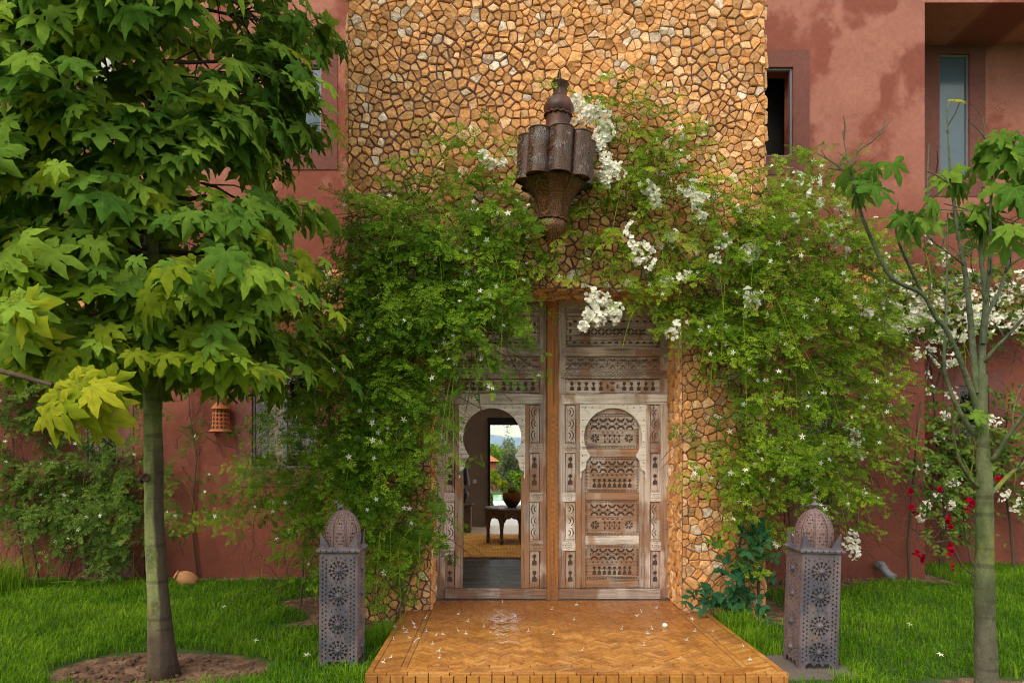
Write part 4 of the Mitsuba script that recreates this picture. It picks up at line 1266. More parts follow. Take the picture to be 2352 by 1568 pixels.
def build_garden():
    rng = np.random.default_rng(91)
    solo('patio', MB().box(-6, 10, 15.81, 24.4, -0.2, -0.02), 'm_patio', 'pale patio slab outside the garden opening', kind='structure')
    solo('pool', MB().box(-8, 12, 24.41, 29, -0.3, -0.06), 'm_water', 'green swimming pool beyond the pale patio', kind='structure')
    G = lambda y: -0.10 - 0.043 * min(max(y - 29.5, 0), 60)

    def tree(name, px, Y, w, h, pal, label, cat, n=1500, size=.11, stem=.3, lo=0.0, hi=1.0):
        t = thing(name, label, cat)
        x, g = (px - VX) / F * Y, G(Y)
        tb = MB()
        for a in (-.25, .12, .4): tb.tube([[x, Y, g - .1], [x + a * w * .4, Y, g + h * stem * .7], [x + a * w * .9, Y + .1, g + h * (stem + .25)]], [.09, .06, .03], 7)
        part(t, 'trunk', tb, 'm_branch')
        part(t, 'crown', leaf_cloud(MB(), (x, Y, g + h * (.5 + stem * .5)), (w * .72, w * .72, h * (.62 - stem * .4)), n, size, pal, rng, lo, hi), 'm_foliage', kind='stuff')
    tree('olive_tree', 1172, 50, 1.5, 2.75, 7, 'grey green olive tree beyond the pool', 'tree', 3200, .12, .3)
    tree('shrub', 1136, 46, 1.0, 1.35, 8, 'bright yellow green bush left of the olive tree', 'bush', 1600, .10, .05)
    tree('shrub', 1153, 40, .5, .95, 8, 'low lime bush at the pool edge below the olive', 'bush', 900, .09, .05)
    tree('garden_tree', 1138, 72, 2.4, 5.0, 2, 'dense green tree behind the red roofed house', 'tree', 3000, .17, .1, .2, .9)
    tree('garden_tree', 1162, 80, 2.6, 5.2, 7, 'pale tree far behind the olive', 'tree', 2600, .18, .1)
    tree('garden_tree', 1190, 76, 3.0, 4.6, 1, 'dark green tree right of the olive', 'tree', 2600, .18, .1)
    tree('garden_tree', 1112, 70, 3.0, 4.6, 1, 'dark green tree hidden left of the opening', 'tree', 1600, .18, .1)
    tree('shrub', 1192, 42, .9, 1.5, 1, 'mid green bush right of the olive trunk', 'bush', 1300, .1, .05)
    tree('shrub', 1128, 21.5, .16, .55, 6, 'dark plant with reddish stems against the frame', 'bush', 500, .05, .05)
    h = thing('red_roof_house', 'small pink garden house with a red roof', 'house')
    x, Y = (1126 - VX) / F * 62, 62
    g = G(Y)
    part(h, 'wall', MB().box(x - 4, x + .55, Y, Y + 4, g - .2, 1.0), 'm_plaster')
    part(h, 'roof', MB().add([[x - 4.3, Y - .3, 1.0], [x + .8, Y - .3, 1.0], [x + .8, Y + 4.3, 1.0], [x - 4.3, Y + 4.3, 1.0], [x - 4, Y + 2, 1.75], [x - .3, Y + 2, 1.75]], [[0, 1, 5], [0, 5, 4], [1, 2, 5], [2, 3, 4], [2, 4, 5], [3, 0, 4]]), 'm_terracotta')
    hv = MB()
    p0 = P(1168, 945, 17.2)
    for k in range(3): hv.tube([p0 + [.02 * k, 0, 0], p0 + [.03 * k - .03, .01, -.25], p0 + [-.02 + .04 * k, 0, -.5 + .06 * k]], .004, 4, uv=(6.3, .5))
    for k in range(46):
        q = p0 + [rng.normal(.0, .06), rng.normal(0, .04), -rng.uniform(.05, .62)]
        a, b = nrm(rng.normal(0, 1, 3)), nrm(rng.normal(0, 1, 3))
        hv.add([q - a * .03, q + b * .013, q + a * .03, q - b * .013], [[0, 1, 2], [0, 2, 3]], (6.1, .5))
    t = thing('hanging_vine', 'thin dark sprig dangling outside the garden opening', 'vine')
    part(t, 'spray', hv, 'm_foliage', kind='stuff')
    solo('pergola_beam', MB().box(-3, 6, 17.05, 17.25, P(0, 945, 17.15)[2] - .02, P(0, 945, 17.15)[2] + .2).box(-3, -2.8, 17.05, 17.25, -.1, P(0, 945, 17.15)[2]).box(5.8, 6, 17.05, 17.25, -.1, P(0, 945, 17.15)[2]), 'm_darkwood', 'dark beam over the patio from which the sprig hangs', 'pergola')
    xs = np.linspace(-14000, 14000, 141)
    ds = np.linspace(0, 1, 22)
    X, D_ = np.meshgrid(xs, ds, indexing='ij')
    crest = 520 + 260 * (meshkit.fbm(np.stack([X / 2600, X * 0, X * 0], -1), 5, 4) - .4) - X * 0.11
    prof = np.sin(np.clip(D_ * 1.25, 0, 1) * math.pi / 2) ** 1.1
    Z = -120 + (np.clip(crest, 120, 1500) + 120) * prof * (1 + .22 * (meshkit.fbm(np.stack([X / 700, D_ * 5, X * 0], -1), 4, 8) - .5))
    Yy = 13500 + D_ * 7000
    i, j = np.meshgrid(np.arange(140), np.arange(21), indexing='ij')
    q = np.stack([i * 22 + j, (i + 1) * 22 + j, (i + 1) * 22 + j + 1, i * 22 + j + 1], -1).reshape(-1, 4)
    solo('mountains', MB().add(np.stack([X, Yy, Z], -1).reshape(-1, 3), q), 'm_mountain_hazy', 'blue mountains on the horizon seen through the open wicket', kind='structure', smooth=True)


M['m_branch'] = prin(C(0.085, 0.06, 0.045), 0.85)
build_garden()


# ------------------------------------------------------------------ things along the red wall
def build_wall_things():
    a, b = P(190, 1325, 9.1), P(306, 1249, 9.1)
    t = thing('air_conditioner', 'pinkish outdoor air conditioner unit on the ground by the wall', 'air conditioner')
    x0, x1, z0, z1 = a[0], b[0], -.05, b[2]
    cas = sbox(x0, z0, x1, z1).difference(sbox(x0 + .03, z0 + .05, x0 + .38, z1 - .03))
    part(t, 'casing', MB().plate(cas, 9.1, .02).box(x0, x1, 9.121, 9.385, z0, z1, .004), 'm_acbody')
    part(t, 'fan_recess', MB().box(x0 + .03, x0 + .38, 9.112, 9.12, z0 + .05, z1 - .03), 'm_black')
    gr = MB()
    for x in np.arange(x0 + .035, x0 + .38, .016): gr.box(x, x + .005, 9.099, 9.104, z0 + .05, z1 - .03)
    for z in np.arange(z0 + .06, z1 - .03, .03): gr.box(x0 + .03, x0 + .38, 9.105, 9.109, z, z + .005)
    part(t, 'grille', gr, 'm_acbody', kind='stuff')
    part(t, 'side_cover', MB().box(x1 - .2, x1 - .03, 9.09, 9.0995, z0 + .04, z1 - .04, .003), 'm_acbody')
    # terracotta lattice lantern
    c = P(507, 953, YW - .1)
    t = thing('terracotta_lantern', 'terracotta lattice lantern hung on the red wall behind the climber', 'lantern')
    prof = [(.135, 0), (.14, .02), (.125, .035), (.118, .16), (.11, .30)]
    base = np.array([c[0], YW - .10, c[2] - .23])

    def sh(u, v):
        r = np.interp(v, [0, 1], [.122, .108])
        an = u * 2 * math.pi
        return [base[0] + r * math.cos(an), base[1] + r * math.sin(an), base[2] + .035 + v * .265]
    v, f = pierced(sh, 14, 5, lambda i, j: .42)
    part(t, 'lattice', MB().add(v, f), 'm_terracotta')
    part(t, 'base_rim', MB().lathe([(.10, 0), (.15, 0), (.152, .014), (.13, .034), (.11, .036)], 24, at=base), 'm_terracotta', True)
    part(t, 'hood', MB().lathe([(.105, .30), (.128, .302), (.126, .315), (.07, .385), (.04, .42), (.042, .445), (.02, .455), (.001, .456)], 24, at=base), 'm_terracotta', True)
    part(t, 'hook', MB().tube([base + [0, 0, .45], base + [0, .03, .48], base + [0, .11, .48]], .006, 6), 'm_black')
    # clay jar lying on its side
    j = P(431, 1328, 8.75)
    jm = MB().lathe([(.001, -.13), (.05, -.128), (.09, -.08), (.105, 0), (.095, .07), (.06, .12), (.05, .14), (.062, .16), (.05, .16), (.04, .13), (.001, .1)], 24).move(trimesh.transformations.translation_matrix([j[0], 8.75, .03]) @ rotm([0, 0, 1], .5) @ rotm([0, 1, 0], -1.05))
    solo('clay_jar', jm, 'm_stone_jar', 'small clay jar lying at the foot of the red wall', 'jar', smooth=True)
    # plastic pipe elbow
    e = P(2056, 1328, 9.1)
    an = np.linspace(0, 1.5, 8)
    pts = [[e[0] - .09, 9.35, .12]] + [[e[0] - .09 + .10 * (1 - math.cos(x)), 9.25 - .1 * x, .12 - .13 * math.sin(x) ** 1.3] for x in an]
    t = thing('drain_pipe', 'grey plastic pipe elbow turning down into the soil', 'pipe')
    part(t, 'elbow', MB().tube(pts, .055, 16), 'm_pvc', 40)
    part(t, 'collar', MB().tube([[e[0] - .09, 9.34, .12], [e[0] - .088, 9.25, .121]], .062, 16), 'm_pvc', 40)


M['m_stone_jar'] = prin(C(0.42, 0.21, 0.10), 0.8)
build_wall_things()
#@@PLANTS
# ------------------------------------------------------------------ foliage makers
def palm_leaf(lobes):
    """a lobed leaf blade in its own plane: base at 0, midrib along +x, size 1; returns vertices, faces, vein distance"""
    V, Fa, W = [(0, 0, 0)], [], [0.0]
    angs = [a for a, _ in lobes]
    sin_pts = []
    for i in range(len(lobes) + 1):
        if i == 0: a, r = angs[0] - 24, .17
        elif i == len(lobes): a, r = angs[-1] + 24, .17
        else:
            a = (angs[i - 1] + angs[i]) / 2
            r = .33 * min(1, (lobes[i - 1][1] + lobes[i][1]) / 1.75)
        a = math.radians(a)
        sin_pts.append(len(V))
        V.append((r * math.cos(a), r * math.sin(a), -.02))
        W.append(1.0)
    for i, (a, L) in enumerate(lobes):
        a = math.radians(a)
        d, s = np.array([math.cos(a), math.sin(a)]), np.array([-math.sin(a), math.cos(a)])
        n0 = len(V)
        w = .168 * (.55 + .45 * L)

        def q(t, o, z, e):
            p = d * t * L + s * o * w
            V.append((p[0], p[1], z))
            W.append(e)
        q(.34, 0, .02, 0)       # 0
        q(.66, 0, .012, 0)      # 1
        q(1.0, 0, -.01, .5)     # 2 tip
        for sg in (-1, 1):
            q(.40, sg * .72, -.012, 1)  # +0
            q(.55, sg * 1.22, -.03, 1)  # +1 shoulder tooth
            q(.66, sg * .80, -.012, 1)  # +2
            q(.80, sg * .62, -.012, 1)  # +3
        v1, v2, tp = n0, n0 + 1, n0 + 2
        for b, sp, flip in ((n0 + 3, sin_pts[i], False), (n0 + 7, sin_pts[i + 1], True)):
            tri = [(0, sp, v1), (sp, b, v1), (v1, b, v2), (b, b + 1, b + 2), (b, b + 2, v2), (b + 2, b + 3, v2), (v2, b + 3, tp)]
            Fa += [t[::-1] if flip else t for t in tri]
    return np.array(V), np.array(Fa), np.array(W)


LEAF7 = palm_leaf([(-128, .42), (-84, .70), (-42, .92), (0, 1.0), (42, .92), (84, .70), (128, .42)])
LEAF5 = palm_leaf([(-100, .62), (-50, .88), (0, 1.0), (50, .88), (100, .62)])


def big_leaf(rng, base, along, normal, size, pal, tone, petiole=None, lob=None):
    """one large leaf with petiole; returns v, f, uv"""
    V, Fa, W = (LEAF7 if rng.random() < .7 else LEAF5) if lob is None else lob
    a = nrm(along)
    n = nrm(normal - np.dot(normal, a) * a)
    b = np.cross(n, a)
    p = V.copy()
    p[:, 1] *= rng.uniform(.85, 1.1)
    p[:, :2] += rng.normal(0, .02, (len(p), 2)) * (np.arange(len(p)) > 0)[:, None]
    r2 = p[:, 0] ** 2 + p[:, 1] ** 2
    curl, fold = rng.uniform(.05, .75), rng.uniform(-.2, .55)
    z = p[:, 2] * rng.uniform(.8, 1.6) - curl * r2 * .75 + fold * np.abs(p[:, 1]) * .5 * (1 - .8 * np.abs(p[:, 1])) + rng.normal(0, .022, len(p)) + rng.uniform(-.25, .25) * p[:, 0] * p[:, 1]
    w = base + size * (p[:, :1] * a + p[:, 1:2] * b + z[:, None] * n)
    f = Fa
    uv = np.stack([np.full(len(w), pal + np.clip(tone, .02, .96)), W], 1)
    if petiole is not None:
        m = MB().tube([petiole, (petiole + base) / 2 + [0, 0, .02], base], [.003, .0025, .002], 4, cap=False)
        v2, f2, _ = m.arrays()
        uv = np.vstack([uv, np.broadcast_to([pal + np.clip(tone + .1, .02, .96), .06], (len(v2), 2))])
        f = np.vstack([f, f2 + len(w)])
        w = np.vstack([w, v2])
    return w, f, uv


def in_view(p, m=40):
    x, y = VX + p[0] / p[1] * F, VY - (p[2] - EYE) / p[1] * F
    return -m < x < 2352 + m and -m < y < 1568 + m


def lay_leaves(t, leaves, keep=300):
    """the nearest leaves in view become parts of the tree, the rest one stuff part"""
    leaves.sort(key=lambda l: (0 if in_view(l[0][0]) else 100) + l[0][0][1] - 6 * l[3])
    rest = MB()
    for k, (v, f, u, s) in enumerate(leaves):
        if k < keep: part(t, 'leaf', MB().add(v, f, u), 'm_foliage', True)
        else: rest.add(v, f, u)
    if rest.n: part(t, 'leaf', rest, 'm_foliage', True, kind='stuff')


def build_shade_tree():
    rng = np.random.default_rng(2024)
    t = thing('shade_tree', 'large leafy tree with lobed leaves and a pale green trunk on the left lawn', 'tree')
    ax = lambda z: np.array([-2.79 + .09 * np.clip((1.1 - z) / 1.25, 0, 1) ** 1.3 + .01 * math.sin(z * 1.3), 5.6 + .012 * math.sin(z * 1.9), z])
    zs = np.array([-.2, -.08, 0.05, .25, .6, 1.1, 1.6, 2.2, 2.9, 3.8, 5, 6.4, 8.2])
    rs = np.array([.165, .132, .115, .100, .090, .081, .079, .077, .068, .055, .044, .03, .012])
    zz = np.linspace(-.2, 8.2, 60)
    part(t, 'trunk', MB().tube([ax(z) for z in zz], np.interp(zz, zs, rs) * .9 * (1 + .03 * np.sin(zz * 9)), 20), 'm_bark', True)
    kn = MB().lathe([(.034, 0), (.036, .01), (.026, .018), (.02, .006), (.001, .004)], 12, uv=(2, 0)).move(trimesh.transformations.translation_matrix([-2.80, 5.6 - .078, 1.42]) @ rotm([1, 0, 0], math.pi / 2))
    part(t, 'knot', kn, 'm_bark', True)
    kn = MB().lathe([(.028, 0), (.03, .016), (.02, .026), (.001, .02)], 10, uv=(2, 0)).move(trimesh.transformations.translation_matrix([-2.862, 5.58, 1.40]) @ rotm([0, 1, 0], -math.pi / 2))
    part(t, 'knot', kn, 'm_bark', True)
    leaves = []
    nb0 = 76
    nb = nb0
    for k in range(nb0 + 26):
        u = k / (nb - 1)
        z0 = 2.28 + 5.4 * u ** 1.12
        az = k * 2.39996 + rng.normal(0, .2)
        L = float(np.interp(u, [0, .12, .3, .5, 1], [.95, 1.2, 1.55, 1.55, .5])) * rng.uniform(.62, 1.12)
        if k >= nb0:
            q_ = (k - nb0) / 25
            z0, u, az, L = 2.5 + 3.1 * q_, .08 + .35 * q_, -1.57 + rng.uniform(-1.0, 1.0), rng.uniform(.55, 1.0)
        el = math.radians(rng.uniform(4, 20) + 42 * u)
        out = np.array([math.cos(az), math.sin(az), 0])
        s = np.linspace(0, 1, 8)
        pts = ax(z0)[None] + s[:, None] * out * L * math.cos(el) + np.stack([s * 0, s * 0, s * L * math.sin(el) - (.34 + .2 * (u < .3)) * L * s ** 2], 1)
        pts[1:] += rng.normal(0, .02, (7, 3))
        r0 = .026 * (1 - .5 * u)
        part(t, 'branch', MB().tube(pts, np.linspace(r0, .007, 8), 8, uv=(2.0, 0)), 'm_bark', True)
        ends = [(pts[-1], out, .0)]
        tw = MB()
        for q in range(rng.integers(4, 7)):
            w = rng.uniform(.38, .95)
            p0 = pts[0] + np.array([np.interp(w, s, pts[:, c]) for c in range(3)]) - pts[0]
            a2 = az + rng.choice([-1, 1]) * rng.uniform(.45, 1.15)
            d2 = np.array([math.cos(a2), math.sin(a2), rng.uniform(-.12, .55)])
            l2 = rng.uniform(.25, .55)
            e = p0 + d2 * l2 + [0, 0, -.08]
            tw.tube([p0, p0 + d2 * l2 * .5, e], [.009, .007, .005], 5, uv=(2.0, 0))
            ends.append((e, nrm(d2 * [1, 1, 0]), w))
        part(t, 'twig', tw, 'm_bark', True, kind='stuff')
        for e, od, w in ends:
            for q in range(rng.integers(6, 10)):
                a3 = rng.uniform(0, 2 * math.pi)
                hd = np.array([math.cos(a3), math.sin(a3), 0])
                rad = nrm((e - ax(e[2])) * [1, 1, 0])
                dirh = nrm(hd * .8 + rad * .6)
                pet = rng.uniform(.06, .30)
                base = e + dirh * pet + [0, 0, rng.uniform(-.16, .10)]
                face = nrm(rad * 1.0 + hd * .55 + np.array([0, -.35, 0]))
                along = dirh * .35 + face * .35 + np.array([0, 0, -rng.uniform(.35, 1.15)]) + rng.normal(0, .25, 3)
                nor = np.array([0, 0, .62]) + face * rng.uniform(.6, 1.1) + rng.normal(0, .22, 3)
                size = rng.uniform(.14, .255)
                low = np.clip((3.3 - base[2]) / 1.2, 0, 1)
                tone = .02 + .9 * rng.random() ** 1.5 + .45 * low * rng.uniform(.2, 1)  # lower leaves: younger green, plus light through the thin crown put into the tone
                if base[2] < 2.16: continue
                yg = rng.random() < .10 + .45 * low
                v, f, uv = big_leaf(rng, base, along, nor, size * rng.uniform(.75, 1.1), 8 if yg else 0, tone * .55 if yg else tone, petiole=e)
                leaves.append((v, f, uv, 0))
    lay_leaves(t, leaves)


build_shade_tree()


def build_yellow_tree():
    rng = np.random.default_rng(404)
    t = thing('yellow_leaved_tree', 'tree at the left edge with large yellow green leaves reaching into the picture', 'tree')
    part(t, 'trunk', MB().tube([[-3.75, 3.9, -.2], [-3.72, 3.92, .8], [-3.7, 3.95, 2.0], [-3.66, 4.0, 3.2]], [.1, .08, .06, .03], 12, uv=(2.0, 0)), 'm_bark', True)
    leaves = []
    spec = [([(-3.7, 3.95, 1.7), P(-60, 838, 4.1), P(40, 862, 4.05), P(120, 884, 4.0)], P(125, 888, 4.0), 15, .24, .0),
            ([(-3.7, 3.95, 1.95), P(-120, 700, 4.2), P(-30, 690, 4.15), P(20, 690, 4.1)], P(15, 700, 4.1), 12, .24, .35),
            ([(-3.68, 3.98, 2.5), P(-120, 600, 4.3), P(-40, 590, 4.25)], P(-15, 600, 4.2), 7, .22, .8)]
    for pts, c, n, sz, gr in spec:
        part(t, 'branch', MB().tube(pts, np.linspace(.022, .012, len(pts)), 8, uv=(2.0, 0)), 'm_bark', True)
        for k in range(n):
            a = rng.uniform(-2.3, .15) if gr == 0 else rng.uniform(-2.6, .3)
            dirh = np.array([math.cos(a), rng.normal(-.1, .3), math.sin(a)])
            base = c + dirh * rng.uniform(.04, .26) + [.05 * (gr == 0), 0, .06]
            along = dirh * [1, 1, .6] + [.15, 0, -rng.uniform(.25, .8)]
            nor = np.array([0, -.85, .55]) + rng.normal(0, .28, 3)
            tone = rng.uniform(.1, .85)
            pal = 0 if rng.random() < gr * .8 else 3
            v, f, uv = big_leaf(rng, base, along, nor, sz * rng.uniform(.75, 1.1), pal, tone if pal == 3 else .75, petiole=c)
            leaves.append((v, f, uv, 1))
    lay_leaves(t, leaves)


build_yellow_tree()


def build_sparse_tree():
    rng = np.random.default_rng(808)
    Y0 = 5.1
    t = thing('young_tree', 'nearly bare young tree with a green trunk on the right lawn', 'tree')

    def limb(pts, w, name='branch', dy=0.0):
        n = len(pts)
        q = np.array([P(x, y, Y0 + dy * i / max(n - 1, 1)) for i, (x, y) in enumerate(pts)])
        m = max(n, 3)
        ss = np.linspace(0, n - 1, (n - 1) * 4 + 1)
        from scipy.interpolate import PchipInterpolator
        c = PchipInterpolator(np.arange(n), q)(ss)
        r = np.interp(ss, np.linspace(0, n - 1, len(w)), np.array(w) * (.82 if name == 'trunk' else .72) / 2 / F * Y0)
        r = r * (1 + .05 * (np.arange(len(r)) % 3 == 0))
        return part(t, name, MB().tube(c, r, 12 if w[0] > 20 else 7, uv=(1.0, 0)), 'm_bark', True)
    limb([(2268, 1640), (2266, 1560), (2262, 1411), (2261, 1191), (2262, 1108), (2257, 1020), (2254, 927), (2254, 862)], [78, 60, 52, 44, 41, 33, 30, 30], 'trunk')
    B = [([(2254, 885), (2256, 800), (2264, 690), (2259, 640), (2253, 590), (2254, 500), (2258, 430)], [24, 15, 8], .15),
         ([(2263, 690), (2271, 641), (2276, 560), (2274, 500), (2280, 390), (2284, 330)], [13, 10, 5], -.1),
         ([(2246, 905), (2240, 860), (2228, 725), (2216, 620), (2200, 530), (2187, 432), (2180, 360), (2175, 246)], [24, 18, 13, 9, 3], .1),
         ([(2248, 960), (2237, 915), (2210, 839), (2172, 755), (2150, 730), (2120, 677), (2051, 641), (2006, 560), (1976, 485), (1964, 440), (1954, 398)], [22, 16, 14, 12, 11, 8, 6], -.35),
         ([(1954, 400), (1970, 350), (2010, 320), (2034, 276)], [6, 2.5], -.05), ([(1954, 415), (1925, 380), (1900, 365), (1886, 343)], [4, 2], -.05), ([(1952, 398), (1943, 350), (1934, 298)], [4, 2], 0),
         ([(2120, 677), (2090, 614), (2066, 560), (2058, 520), (2063, 465)], [10, 8, 3], -.2), ([(2172, 755), (2175, 650), (2176, 540), (2177, 490)], [8, 6, 4], .2),
         ([(2240, 1000), (2203, 943), (2181, 892), (2168, 839), (2170, 790), (2172, 745)], [17, 11, 8], -.1), ([(2168, 842), (2130, 805), (2090, 776), (2030, 766)], [7, 4, 2], -.3),
         ([(2250, 1120), (2225, 1095), (2205, 1060), (2192, 1010), (2188, 950)], [13, 9, 3], -.3),
         ([(2270, 1060), (2285, 1050), (2319, 996), (2360, 940), (2420, 870)], [20, 14, 8], -.25), ([(2266, 1135), (2282, 1128), (2306, 1102), (2352, 1060), (2420, 1010)], [18, 14, 8], .3),
         ([(2262, 830), (2272, 816), (2321, 764), (2360, 720), (2420, 670)], [14, 9, 6], -.2), ([(2258, 790), (2267, 725), (2294, 674), (2309, 626), (2330, 560), (2365, 500)], [14, 10, 5], .25),
         ([(2309, 626), (2320, 610), (2352, 590), (2400, 570)], [8, 4], -.1), ([(2330, 1000), (2326, 960), (2336, 910), (2352, 880)], [6, 3], .1), ([(2264, 690), (2240, 640), (2230, 600), (2236, 560)], [4, 2], -.2),
         ([(2214, 610), (2190, 590), (2150, 560), (2120, 530)], [5, 3], -.2), ([(2200, 530), (2225, 500), (2240, 470)], [5, 2], -.2), ([(2187, 432), (2160, 400), (2135, 392)], [4, 2], .1), ([(2276, 560), (2300, 520), (2340, 495)], [4, 2], -.2),
         ([(2264, 330), (2262, 300), (2255, 262)], [4, 2], 0), ([(2130, 560), (2132, 470), (2131, 400), (2134, 330)], [5, 3], .2)]
    for p, w, dy in B:
        limb(p, w, 'branch', dy)
        tw = MB()
        for _ in range(4 if len(p) > 3 else 2):       # bare side twigs and buds
            i = rng.integers(1, len(p))
            f = rng.random()
            x, y = p[i - 1][0] * (1 - f) + p[i][0] * f, p[i - 1][1] * (1 - f) + p[i][1] * f
            q = P(x, y, Y0 + dy * (i - 1 + f) / (len(p) - 1))
            d = nrm(np.array([rng.normal(0, .7), rng.normal(0, .5), rng.uniform(.2, 1)]))
            l = rng.uniform(.05, .22)
            tw.tube([q, q + d * l * .5 + [.01, 0, 0], q + d * l], [.005, .004, .003], 5, uv=(1.7 if rng.random() < .4 else 1.0, 0))
        part(t, 'twig', tw, 'm_bark', True, kind='stuff')
    leaves = []
    C = [(2000, 400, 9, -.35), (2055, 515, 3, -.5), (2110, 490, 9, -.4), (2190, 405, 6, .1), (2284, 335, 13, -.1), (2330, 330, 9, .1), (2345, 400, 6, .1), (2230, 500, 5, .1), (2262, 480, 4, .1), (2300, 430, 5, -.1), (2330, 535, 3, -.3), (2390, 420, 6, .2), (2366, 340, 6, .2), (2200, 930, 1, -.1), (2236, 990, 2, -.1)]
    for x, y, n, dy in C:
        c = P(x, y, Y0 + dy)
        for k in range(max(1, int(n * .8))):
            a = rng.uniform(0, 2 * math.pi)
            dirh = np.array([math.cos(a), math.sin(a), 0])
            base = c + dirh * rng.uniform(.02, .14) + [0, 0, rng.uniform(-.09, .06)]
            along = dirh * rng.uniform(.3, 1) + [0, 0, -rng.uniform(.4, 1.7)]
            nor = np.array([0, -.5, .8]) + dirh * .6 + rng.normal(0, .35, 3)
            v, f, uv = big_leaf(rng, base, along, nor, rng.uniform(.13, .24) * (.6 if n < 3 else 1), 0, rng.uniform(.02, .5), petiole=c)
            leaves.append((v, f, uv, 1))
    v, f, uv = big_leaf(rng, P(2190, 230, 5.2), [1, 0, .1], [0, -.5, 1], .1, 3, .8, petiole=P(2176, 246, 5.2))
    leaves.append((v, f, uv, 1))
    lay_leaves(t, leaves)


build_sparse_tree()

# ------------------------------------------------------------------ climbers


def leaflet_template(pairs=3):
    V, Fa = [], []

    def add(b, ang, l, w):
        d = np.array([math.cos(ang), math.sin(ang), 0])
        s = np.array([-d[1], d[0], 0])
        n = len(V)
        V.extend([b, b + d * l * .45 + s * w / 2 + [0, 0, .03], b + d * l, b + d * l * .45 - s * w / 2 + [0, 0, .03]])
        Fa.extend([[n, n + 2, n + 1], [n, n + 3, n + 2]])
    for k in range(pairs):
        x = .25 + .22 * k
        for sg in (-1, 1): add(np.array([x, 0, 0.0]), sg * math.radians(62 - 6 * k), .37 - .03 * k, .165)
    add(np.array([.62, 0, 0.0]), 0, .48, .19)
    return np.array(V), np.array(Fa)


PINNATE = leaflet_template(3)
SIMPLE = (np.array([[0, 0, 0], [.25, .27, .03], [.62, .26, .02], [1, 0, -.06], [.62, -.26, .02], [.25, -.27, .03]], float), np.array([[0, 3, 2], [0, 2, 1], [0, 4, 3], [0, 5, 4]]))


def scatter(tmpl, pos, along, normal, size, u):
    V, Fa = tmpl
    a = nrm(along)
    n = nrm(normal - (normal * a).sum(-1, keepdims=True) * a)
    b = np.cross(n, a)
    v = pos[:, None] + size[:, None, None] * (V[None, :, :1] * a[:, None] + V[None, :, 1:2] * b[:, None] + V[None, :, 2:] * n[:, None])
    f = (Fa[None] + (np.arange(len(pos)) * len(V))[:, None, None]).reshape(-1, 3)
    uv = np.stack([np.repeat(u, len(V)), np.full(len(u) * len(V), .5)], 1)
    return v.reshape(-1, 3), f, uv


def tubes3(P_, r, u):
    """many polylines (N, K, 3) as three-sided tubes in one mesh"""
    N, K, _ = P_.shape
    t = nrm(np.gradient(P_, axis=1))
    a = nrm(np.cross(t, np.array([.31, .2, .92])))
    b = np.cross(t, a)
    g = np.arange(3) * 2 * np.pi / 3
    v = P_[:, :, None] + np.broadcast_to(r, (N, K))[:, :, None, None] * (np.cos(g)[None, None, :, None] * a[:, :, None] + np.sin(g)[None, None, :, None] * b[:, :, None])
    k, j = np.meshgrid(np.arange(K - 1), np.arange(3), indexing='ij')
    q = np.stack([k * 3 + j, k * 3 + (j + 1) % 3, (k + 1) * 3 + (j + 1) % 3, (k + 1) * 3 + j], -1).reshape(-1, 4)
    q = np.vstack([q[:, [0, 2, 1]], q[:, [0, 3, 2]]])
    f = (q[None] + (np.arange(N) * K * 3)[:, None, None]).reshape(-1, 3)
    return v.reshape(-1, 3), f, np.stack([np.repeat(u, K * 3), np.full(N * K * 3, .5)], 1)


STAR = (lambda: (np.array([[0, 0, 0]] + [p for k in range(5) for p in ((.45 * math.cos(k * 1.2566 - .42), .45 * math.sin(k * 1.2566 - .42), .06), (math.cos(k * 1.2566), math.sin(k * 1.2566), -.04), (.45 * math.cos(k * 1.2566 + .42), .45 * math.sin(k * 1.2566 + .42), .06))]),
        np.array([t for k in range(5) for t in ((0, 1 + 3 * k, 2 + 3 * k), (0, 2 + 3 * k, 3 + 3 * k))])))()
BRACT = (np.array([[0, 0, 0], [.3, .42, .10], [.75, .45, .16], [1, 0, .05], [.75, -.45, .16], [.3, -.42, .10], [.5, 0, -.04]], float), np.array([[0, 6, 1], [1, 6, 2], [2, 6, 3], [3, 6, 4], [4, 6, 5], [5, 6, 0]]))


def plan(rows, rng, n):
    """start points on the survey of the wall: rows of (height: [(from, to, density)]), sampled by density"""
    cells = [(x0, x1, y, d) for y, l in rows.items() for x0, x1, d in l]
    w = np.array([(x1 - x0) * d for x0, x1, y, d in cells], float)
    k = rng.choice(len(cells), n, p=w / w.sum())
    c = np.array(cells)[k]
    return np.stack([rng.uniform(c[:, 0] - 8, c[:, 1] + 8), c[:, 2] + rng.uniform(-6, 56, n)], 1), c[:, 3]


